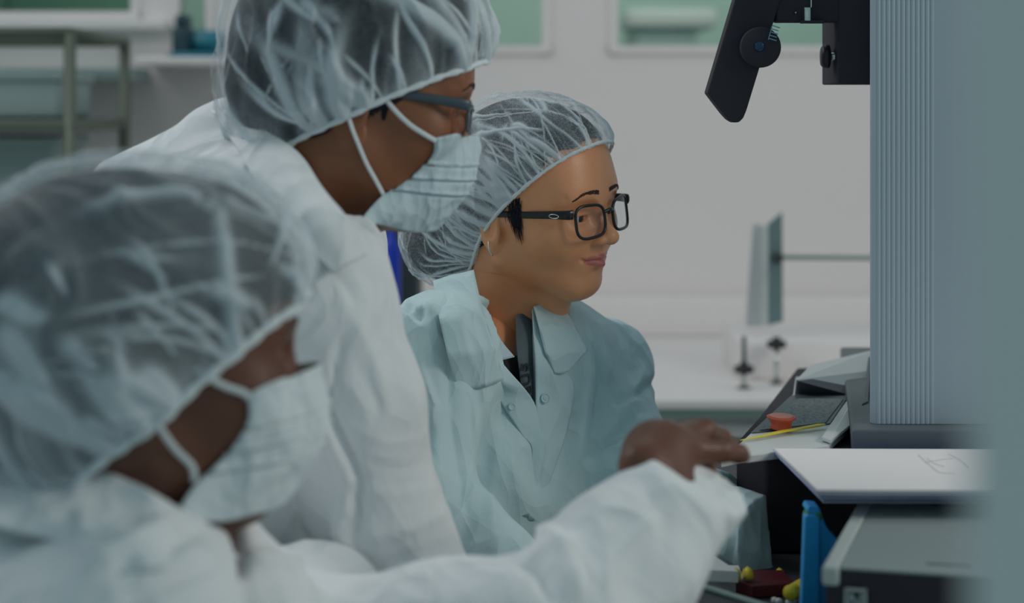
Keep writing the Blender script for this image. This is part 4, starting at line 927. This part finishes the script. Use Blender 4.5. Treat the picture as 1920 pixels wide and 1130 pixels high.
def instrument():
    zt = .87
    t = thing('work_table', (.75, 2.15, 0), 'dark-topped worktable carrying the instrument, papers and trays', 'table')
    v, f = box2((.19, 1.56, zt-.03), (1.35, 2.9, zt), .004); obj('tabletop', v, f, M['tray_black'], t)
    for x, y in ((.6, 1.62), (1.3, 1.62), (.6, 2.84), (1.3, 2.84)): v, f = box2((x-.02, y-.02, 0), (x+.02, y+.02, zt-.03)); obj('leg', v, f, M['steel'], t, smooth=False)
    # the instrument itself
    t = thing('inspection_instrument', (.7, 2.4, zt), 'large blue-grey inspection instrument with ribbed column, black head and pale deck', 'instrument')
    yc = 2.12; xc = P(1635, 0, yc)[0]
    v, f = poly_prism([(.246, 2.185, zt+.001), (.272, 2.138, zt+.001), (1.2, 2.135, zt+.001), (1.2, 2.8, zt+.001), (.40, 2.8, zt+.001), (.29, 2.35, zt+.001)], np.array((0, 0, .112)), .004); obj('base', v, f, M['machine'], t)
    x1 = P(1603, 0, 2.10)[0]
    v, f = poly_prism([(x1-.006, 2.085, .984), (1.2, 2.085, .984), (1.2, 2.8, .984), (x1+.1, 2.8, .984)], np.array((0, 0, .028)), .003); obj('plinth', v, f, M['deck_dark'], t)
    prof = []; n = 12; pitch = .0052
    for i in range(n*8):
        s = i/8*pitch; ph = (i % 8)/8; prof.append((xc+.004+s, yc-.0007*max(0, math.sin(PI*ph))**.6))
    xe = prof[-1][0]; prof += [(xe+.02, yc-.001), (xe+.1, yc-.001), (1.15, yc-.001), (1.15, 2.75), (xc+.18, 2.75), (xc, yc+.012), (xc, yc+.004)]
    v, f = poly_prism([(x, y, 1.0125) for x, y in prof], np.array((0, 0, 1.2))); obj('column', v, f, M['column'], t, smooth=False)
    # black head
    yb = 2.20; th = np.array((0, .035, 0))
    pl = [P(*q, yb) for q in ((1428, -170), (1326, 174), (1355, 212), (1366, 224), (1376, 230), (1386, 229), (1394, 221), (1400, 206), (1463, 0), (1512, -170))]
    v, f = poly_prism(pl[::-1], th, .0015); hd = obj('viewing_arm', v, f, M['machine'], t, smooth=False, label='black angled blade-shaped arm')
    v, f = lathe([(.0001, 0), (.0215, 0), (.0225, .002), (.0225, .010), (.021, .012), (.0001, .012)], P(1424, 89, yb), (0, -1, 0), 40); obj('dial', v, f, M['machine'], hd)
    c = P(1424, 87, yb-.013); v, f = lathe([(.0001, 0), (.006, 0), (.005, .0015), (.0001, .002)], c, (0, -1, 0), 24); obj('dial_highlight', v, f, mat('deep_blue_highlight', (.01, .05, .12), .3), hd)  # blue highlight of the dial, made as a coloured disc
    gl = []
    for i in range(5):
        a = P(1453+i*-1.6+2, 50+i*6.0, yb-.0135); gl.append(box(a, (.0075 if i % 2 else .009, .0006, .0012), rotm(0, .30, 0)))
    gl.append(box(P(1444, 62, yb-.0135), (.0011, .0006, .015), rotm(0, .27, 0))); v, f = join(*gl); obj('marking', v, f, M['label_blue'], hd, smooth=False, label='pale blue markings')
    v, f = box2((P(1455, 0, yb)[0], yb+.002, P(0, 41, yb)[2]), (P(1580, 0, yb)[0], yb+.034, P(0, -120, yb)[2]), .003); obj('bracket', v, f, M['machine'], t)
    v, f = box2((P(1500, 0, yb)[0], yb-.006, P(0, 44, yb)[2]), (P(1545, 0, yb)[0], yb+.004, P(0, 38, yb)[2]), .001); obj('bracket_rim', v, f, M['machine'], t)
    v, f = join(box2((P(1507, 0, yb)[0], yb-.006, P(0, 40, yb)[2]), (P(1519, 0, yb)[0], yb+.006, P(0, 14, yb)[2]), .001), lathe([(.0001, 0), (.0022, 0), (.0001, .0022)], P(1492, 24, yb-.0), (0, -1, 0), 16)); obj('hinge', v, f, M['chrome'], t)
    v, f = box2((P(1519, 0, yb)[0], yb-.004, P(0, 14, yb)[2]), (P(1521, 0, yb)[0], yb+.004, P(0, -60, yb)[2])); obj('pin', v, f, M['chrome'], t, smooth=False)
    v, f = box2((P(1573, 0, yb)[0], yb, P(0, 157, yb)[2]), (.60, yb+.12, P(0, -200, yb)[2]), .002); obj('head_mount', v, f, M['machine'], t)
    yk = yb+.03; kx = P(1548, 0, yk)[0]; bx_ = P(1573, 0, yk)[0]+.006; kz = P(0, 106, yk)[2]
    v, f = tube([(kx, yk, kz), (bx_, yk, kz)], .0045, 16); sh_ = obj('knob_shaft', v, f, M['chrome'], t)
    v, f = lathe([(.0001, -.0055), (.010, -.0052), (.0128, -.003), (.0135, .0), (.0128, .004), (.009, .005), (.0001, .005)], (kx, yk, kz), (1, 0, 0), 32); obj('knob', v, f, M['black_plastic'], sh_)
    # pale deck
    zd = .988
    q = lambda px, py, z=.996: PZ(px, py, z)
    dk = [q(*p) for p in ((1352, 862), (1374, 857), (1553, 834), (1602, 789), (1637, 779), (1640, 700), (1492, 706), (1487, 738), (1420, 800))]
    v, f = poly_prism([p-np.array((0, 0, .008)) for p in dk], np.array((0, 0, .008)), .0012); d = obj('deck', v, f, M['deck'], t, smooth=False, label='pale grey cast deck')
    rc = [q(*p, .9965) for p in ((1408, 812), (1420, 811), (1556, 795), (1592, 742), (1494, 740), (1482, 744))]
    v, f = poly_prism(rc, np.array((0, 0, .0012)), .0003); obj('tray_liner', v, f, M['deck_dark'], d, smooth=False)
    rc = [q(*p, .998) for p in ((1424, 807), (1548, 793), (1581, 749), (1497, 748))]
    v, f = poly_prism(rc, np.array((0, 0, .001))); obj('mesh_pad', v, f, M['pad'], d, smooth=False, label='dark grey textured pad')
    # raised rear hood
    f0, f1 = q(1490, 739), q(1597, 742); up = np.array((0, 0, .022)); r0, r1 = q(1493, 712, 1.018), q(1638, 694, 1.018)
    bk0, bk1 = q(1520, 684, 1.018), q(1640, 655, 1.03)
    V = np.array([f0, f1, r1, r0, bk0, bk1, bk1-(0, 0, .04), bk0-(0, 0, .025)]); F = [(0, 1, 2, 3), (3, 2, 5, 4), (4, 5, 6, 7), (0, 7, 6, 1), (0, 3, 4, 7), (1, 6, 5, 2)]
    hd2 = obj('rear_hood', V, F, M['deck'], d, smooth=False); 
    V2 = V[[0, 1, 2, 3]]+np.array((0, -.0012, .0006)); v, f = poly_prism([f0+(0, -.001, .001), f1+(0, -.001, .001), r1+(-.012, -.001, -.001), r0+(.002, -.001, -.001)], np.array((0, -.0015, 0))); obj('hood_face', v, f, M['deck_dark'], hd2, smooth=False)
    # right rail
    a = [q(1556, 833, .999), q(1577, 812, 1.0), q(1634, 700, 1.004), q(1620, 702, 1.004)]
    v, f = poly_prism([q(1540, 826, .997), q(1558, 832, .997), q(1622, 780, .997), q(1636, 690, 1.01), q(1612, 722, 1.004)], np.array((0, 0, .004)), .001); obj('side_rail', v, f, M['deck'], d, smooth=False)
    v, f = poly_prism([q(1616, 770, 1.006), q(1628, 765, 1.006), q(1634, 680, 1.02), q(1628, 680, 1.02)], np.array((0, 0, .008)), .001); obj('seal', v, f, M['deck_dark'], d, smooth=False)
    v, f = lathe([(.0001, 0), (.0045, 0), (.004, .0015), (.0001, .0015)], q(1602, 777, 1.003), seg=20); obj('screw', v, f, M['deck_dark'], d)
    # things on the deck
    c = q(1467, 806, .9995)+np.array((0, .012, 0)); t = thing('reel', c, 'small orange-red spool standing on the dark pad of the deck', 'reel')
    v, f = lathe([(.0001, 0), (.0115, 0), (.0118, .001), (.0112, .004), (.0120, .008), (.0155, .0112), (.0162, .0128), (.0150, .0135), (.0001, .0133)], c, (0.03, -.08, 1), 40); obj('body', v, f, M['red'], t)
    v, f = lathe([(.0001, .0136), (.0135, .0136), (.013, .0143), (.0001, .0141)], c, (0.03, -.08, 1), 40); obj('top_face', v, f, M['red_top'], t, label='paler red top face')
    pts = catmull([q(1388, 825, .9985), q(1420, 819, .999), q(1460, 810, 1.0), q(1500, 803, 1.0005), q(1546, 795, 1.001)], 10); w = np.interp(np.linspace(0, 1, len(pts)), [0, .15, .45, .75, .95, 1], [.0012, .0022, .0040, .0040, .0042, .002])
    v, f = tube(pts, w, 12, flat=(.35, 1), up=(0, 0, 1)); o = obj('spatula', v, f, M['yellow'], None); tag(o, 'slim yellow plastic spatula lying across the pale deck before the spool', 'spatula')

    # grey unit with square mark
    z1 = .972; A = PZ(1540, 1062, z1); B = PZ(1603, 950, z1); dv = (B-A)/np.linalg.norm(B-A); rv = np.array((dv[1], -dv[0], 0)); L = np.linalg.norm(B-A)+.03
    t = thing('electronics_unit', A+rv*.3+dv*.12-np.array((0, 0, z1-zt)), 'black electronics box with grey top, pale corner trim and square mark', 'electronics box')
    quad = lambda a, b, c, e, z: [A+rv*a+dv*c+(0, 0, z), A+rv*b+dv*c+(0, 0, z), A+rv*b+dv*e+(0, 0, z), A+rv*a+dv*e+(0, 0, z)]
    v, f = poly_prism(quad(.003, .60, .004, L, -.1015), np.array((0, 0, .0985)), .002); obj('body', v, f, M['machine'], t, smooth=False)
    v, f = poly_prism(quad(.014, .60, .004, L, -.0028), np.array((0, 0, .0026)), .0008); obj('top_cover', v, f, M['grey_top'], t, smooth=False)
    pr = [poly_prism(quad(0, .0145, 0, L, -.016), np.array((0, 0, .0165)), .003)]
    v, f = join(*pr); obj('corner_trim', v, f, mat('pale_trim', (.50, .55, .54), .5), t, smooth=False, label='pale grey corner trim')
    c = A+rv*.028-dv*.0005+np.array((0, 0, -.026)); fw = .0088
    R2 = np.stack([rv, dv, (0, 0, 1)], 1)
    fr = [box(c+rv*sx*fw*.9+(0, 0, 0), (.0022, .003, .0195), R2) for sx in (-1, 1)]+[box(c+np.array((0, 0, sz*fw)), (.018, .003, .0022), R2) for sz in (-1, 1)]
    v, f = join(*fr); obj('mark_frame', v, f, M['mark'], t, smooth=False, label='pale square outline')
    s1 = [box(c-rv*.0045, (.002, .003, .012), R2), box(c+rv*.0045, (.0022, .003, .012), R2), box(c, (.0022, .003, .0145), R2 @ rotm(0, -.62, 0)), box(c-rv*.0005-np.array((0, 0, .003)), (.0014, .003, .007), R2)]
    v, f = join(*s1); obj('mark_letter', v, f, M['mark'], t, smooth=False, label='pale letter N')
    v, f = box(A+rv*.10+dv*.035+(0, 0, .0004), (.035, .0022, .0004), R2); obj('printed_line', v, f, M['deck_dark'], t, smooth=False)
    # stack of papers
    rs = random.Random(4); n = 9
    for i in range(n):
        z = .9735+.0031*i; k = i/(n-1)
        a0, a1, a2, a3 = PZ(1459-9*k, 846, .9998), PZ(1545-10*k, 938-18*k, z), None, None
        a0 = PZ(1462-12*k, 858-15*k, z); a1 = PZ(1546-16*k, 940-20*k, z)
        j = np.array((rs.uniform(-.002, .002), rs.uniform(-.002, .002), 0)); w = .44
        d = np.array((.998, -.02, 0)); a2 = a1+d*w; a3 = a0+d*w
        pts = [[p+j+np.array((0, 0, 0)) for p in (a0, a0*.67+a3*.33, a0*.33+a3*.67, a3)], [p+j+np.array((0, 0, .0004)) for p in ((a0+a1)/2, (a0+a1)/2*.67+(a3+a2)/2*.33, (a0+a1)/2*.33+(a3+a2)/2*.67, (a3+a2)/2)], [p+j for p in (a1, a1*.67+a2*.33, a1*.33+a2*.67, a2)]]
        v, f = sheet(pts, 3, 3, .0024, .0)
        top = i == n-1
        o = obj('paper_sheets', v, f, M['paper'] if (top or i % 3 == 0) else M['paper_blue'], None, smooth=False)
        if top:
            tag(o, 'top white sheet of the paper stack, with faint grey drawing', 'paper', 'papers stacked on the electronics box')
            zz = z+.0022; ln = [tube(catmull([PZ(a, b, zz) for a, b in pl], 5), .0004, 5, flat=(.5, 1)) for pl in (((1722, 852), (1745, 872), (1762, 885), (1790, 887)), ((1738, 858), (1752, 868), (1770, 874)), ((1778, 850), (1800, 862), (1815, 876)), ((1735, 866), (1760, 862), (1790, 858)))]
            v, f = join(*ln); obj('drawing', v, f, M['pencil'], o, label='faint grey line drawing')
        else: tag(o, 'blue-edged white papers under the top sheet of the stack', 'paper', 'papers stacked on the electronics box')
    # blue holder
    y = 1.87; zq = lambda px, py, yy=y: P(px, py, yy)
    t = thing('plastic_holder', (zq(1530, 0)[0], y, zt), 'bright blue upright plastic holder with curved flank beside the electronics box', 'holder')
    v, f = poly_prism([np.array((zq(1502, 0)[0], y, zt+.001)), np.array((zq(1537, 0)[0], y, zt+.001)), zq(1537, 972), zq(1528, 965), zq(1513, 965), zq(1509, 970)], np.array((.002, .028, 0)), .0015); obj('front_leg', v, f, M['blue'], t, smooth=False)
    v, f = poly_prism([np.array((zq(1535, 0)[0], y, zt+.001)), np.array((zq(1572, 0)[0], y, zt+.001))]+[zq(*p) for p in ((1572, 1012), (1560, 1003), (1549, 985), (1541, 962), (1538, 953), (1518, 951), (1514, 960), (1526, 975))], np.array((.0, .022, 0))+np.array((0, .008, 0)), .0015); v = v+np.array((0, .006, 0)); obj('curved_flank', v, f, M['blue'], t, smooth=False)
    v, f = join(*[lathe([(.0001, 0), (.004, 0), (.004, .02), (.0001, .02)], zq(px, 969, y+.004), (0, 1, 0), 12) for px in (1519, 1534)]); obj('roller', v, f, mat('green_rubber', (.05, .25, .10), .6), t)
    # yellow plugs and small items on the table
    for i, (px, py, w) in enumerate(((1480, 1112, .012), (1496, 1108, .012))):
        a = PZ(px, py, zt+.012); b = a+np.array((.028, .045, 0)); pts = np.linspace(a, b, 26); r = .0068+.0012*np.sin(np.arange(26)*2.2)
        v, f = tube(pts, r, 14); v[:, 2] = np.maximum(v[:, 2], zt+.0006); o = obj('cable_plug', v, f, M['yellow'], None); tag(o, ('left' if i == 0 else 'right')+' one of two ribbed yellow plugs at the foot of the blue holder', 'plug')
    for i, (px, py) in enumerate(((1452, 1122), (1460, 1124), (1479, 1126), (1487, 1124))):
        c = PZ(px, py, zt+.004); v, f = lathe([(.0001, 0), (.0035, 0), (.003, .004), (.0012, .005), (.0001, .005)], c-(0, 0, .0035), seg=14); o = obj('bead_cap', v, f, M['tub'], None); tag(o, ('leftmost', 'second from left', 'third from left', 'rightmost')[i]+' of four tiny white caps lying before the yellow plugs', 'cap', 'tiny white caps on the table')
    c = PZ(1542, 1124, zt+.01); v, f = box(c, (.03, .018, .014), rotm(.5, 0, 0), .003); o = obj('eraser', v, f, M['deck'], None); tag(o, 'small pale eraser in front of the blue holder', 'eraser')
    for i, (pp, z0, hh, lab) in enumerate((([(1262, 1085), (1395, 1083), (1392, 1072), (1265, 1070)], zt+.001, .014, 'lower flat white box under the blue cuff'), ([(1262, 1064), (1385, 1070), (1340, 1050), (1262, 1046)], zt+.016, .012, 'upper flat white box under the blue cuff'))):
        pts = [PZ(a, b, z0+hh)-(0, 0, hh) for a, b in pp]; pts[2] = pts[2]+(0, .03, 0); pts[3] = pts[3]+(0, .03, 0)
        v, f = poly_prism(pts, np.array((0, 0, hh)), .001); o = obj('flat_box', v, f, M['tub'], None, smooth=False); tag(o, lab, 'box')
    for i, (px, py, lab) in enumerate(((1372, 1080, 'left'), (1395, 1078, 'middle'), (1455, 1080, 'right'))):
        c = PZ(px, py, zt+.019 if i < 2 else zt+.004); v, f = lathe([(.0001, 0), (.006, 0), (.0085, .004), (.006, .008), (.0001, .008)], c, (1, .2, 0), 16); v[:, 2] = np.maximum(v[:, 2], c[2]-.0035); o = obj('foam_plug', v, f, M['yellow'], None); tag(o, lab+'most yellow foam plug of three near the blue cuff' if i != 1 else 'middle yellow foam plug of three near the blue cuff', 'plug')
    # black tray with pale rim
    z = zt+.030; rim = [PZ(*p, z) for p in ((1236, 1096), (1290, 1086), (1500, 1150), (1480, 1240), (1236, 1240))]
    t = thing('parts_tray', (rim[0]+rim[2])/2*np.array((1, 1, 0))+(0, 0, zt), 'black tray with pale rim at the bottom edge, under the white sleeve', 'tray')
    cen = sum(rim)/5; v, f = poly_prism([cen+(p-cen)*np.array((.97, .97, 1))-(0, 0, .029) for p in rim], np.array((0, 0, .024)), .001); obj('tray_body', v, f, M['tray_black'], t, smooth=False)
    v, f = tube(np.array(rim)-(0, 0, .003), .0035, 8, closed=True); obj('rim', v, f, mat('grey_green_rim', (.28, .38, .36), .5), t)
    pts = [PZ(*p, zt+.001) for p in ((1330, 1108), (1478, 1108), (1500, 1135), (1420, 1140))]; v, f = poly_prism([p+(0, .04, 0) for p in pts], np.array((0, 0, .012)), .001); o = obj('notebook', v, f, M['maroon'], None, smooth=False); tag(o, 'dark maroon notebook lying behind the rim of the black tray', 'notebook')

def foreground():
    y = .50; x = P(1812, 0, y)[0]
    t = thing('fade_panel', (x+.2, y+.03, 0), 'pale grey-green panel added for the soft pale fade at the right edge', 'added panel')  # added panel, blurred close to the lens to make the pale fade
    v, f = poly_prism([(x, y, .62), (x+.42, y+.02, .62), (x+.42, y+.05, .62), (x+.012, y+.03, .62)], np.array((0, 0, 1.3)), .004); obj('panel', v, f, M['panel'], t)
    v, f = poly_prism([(x+.36, y+.012, .0), (x+.41, y+.012, .0), (x+.41, y+.052, .0), (x+.36, y+.052, .0)], np.array((0, 0, .64)), .003); obj('panel_post', v, f, M['column'], t, smooth=False)  # post added only to carry the fade panel
setting()
instrument()
foreground()
woman()
middle_man()
front_man()
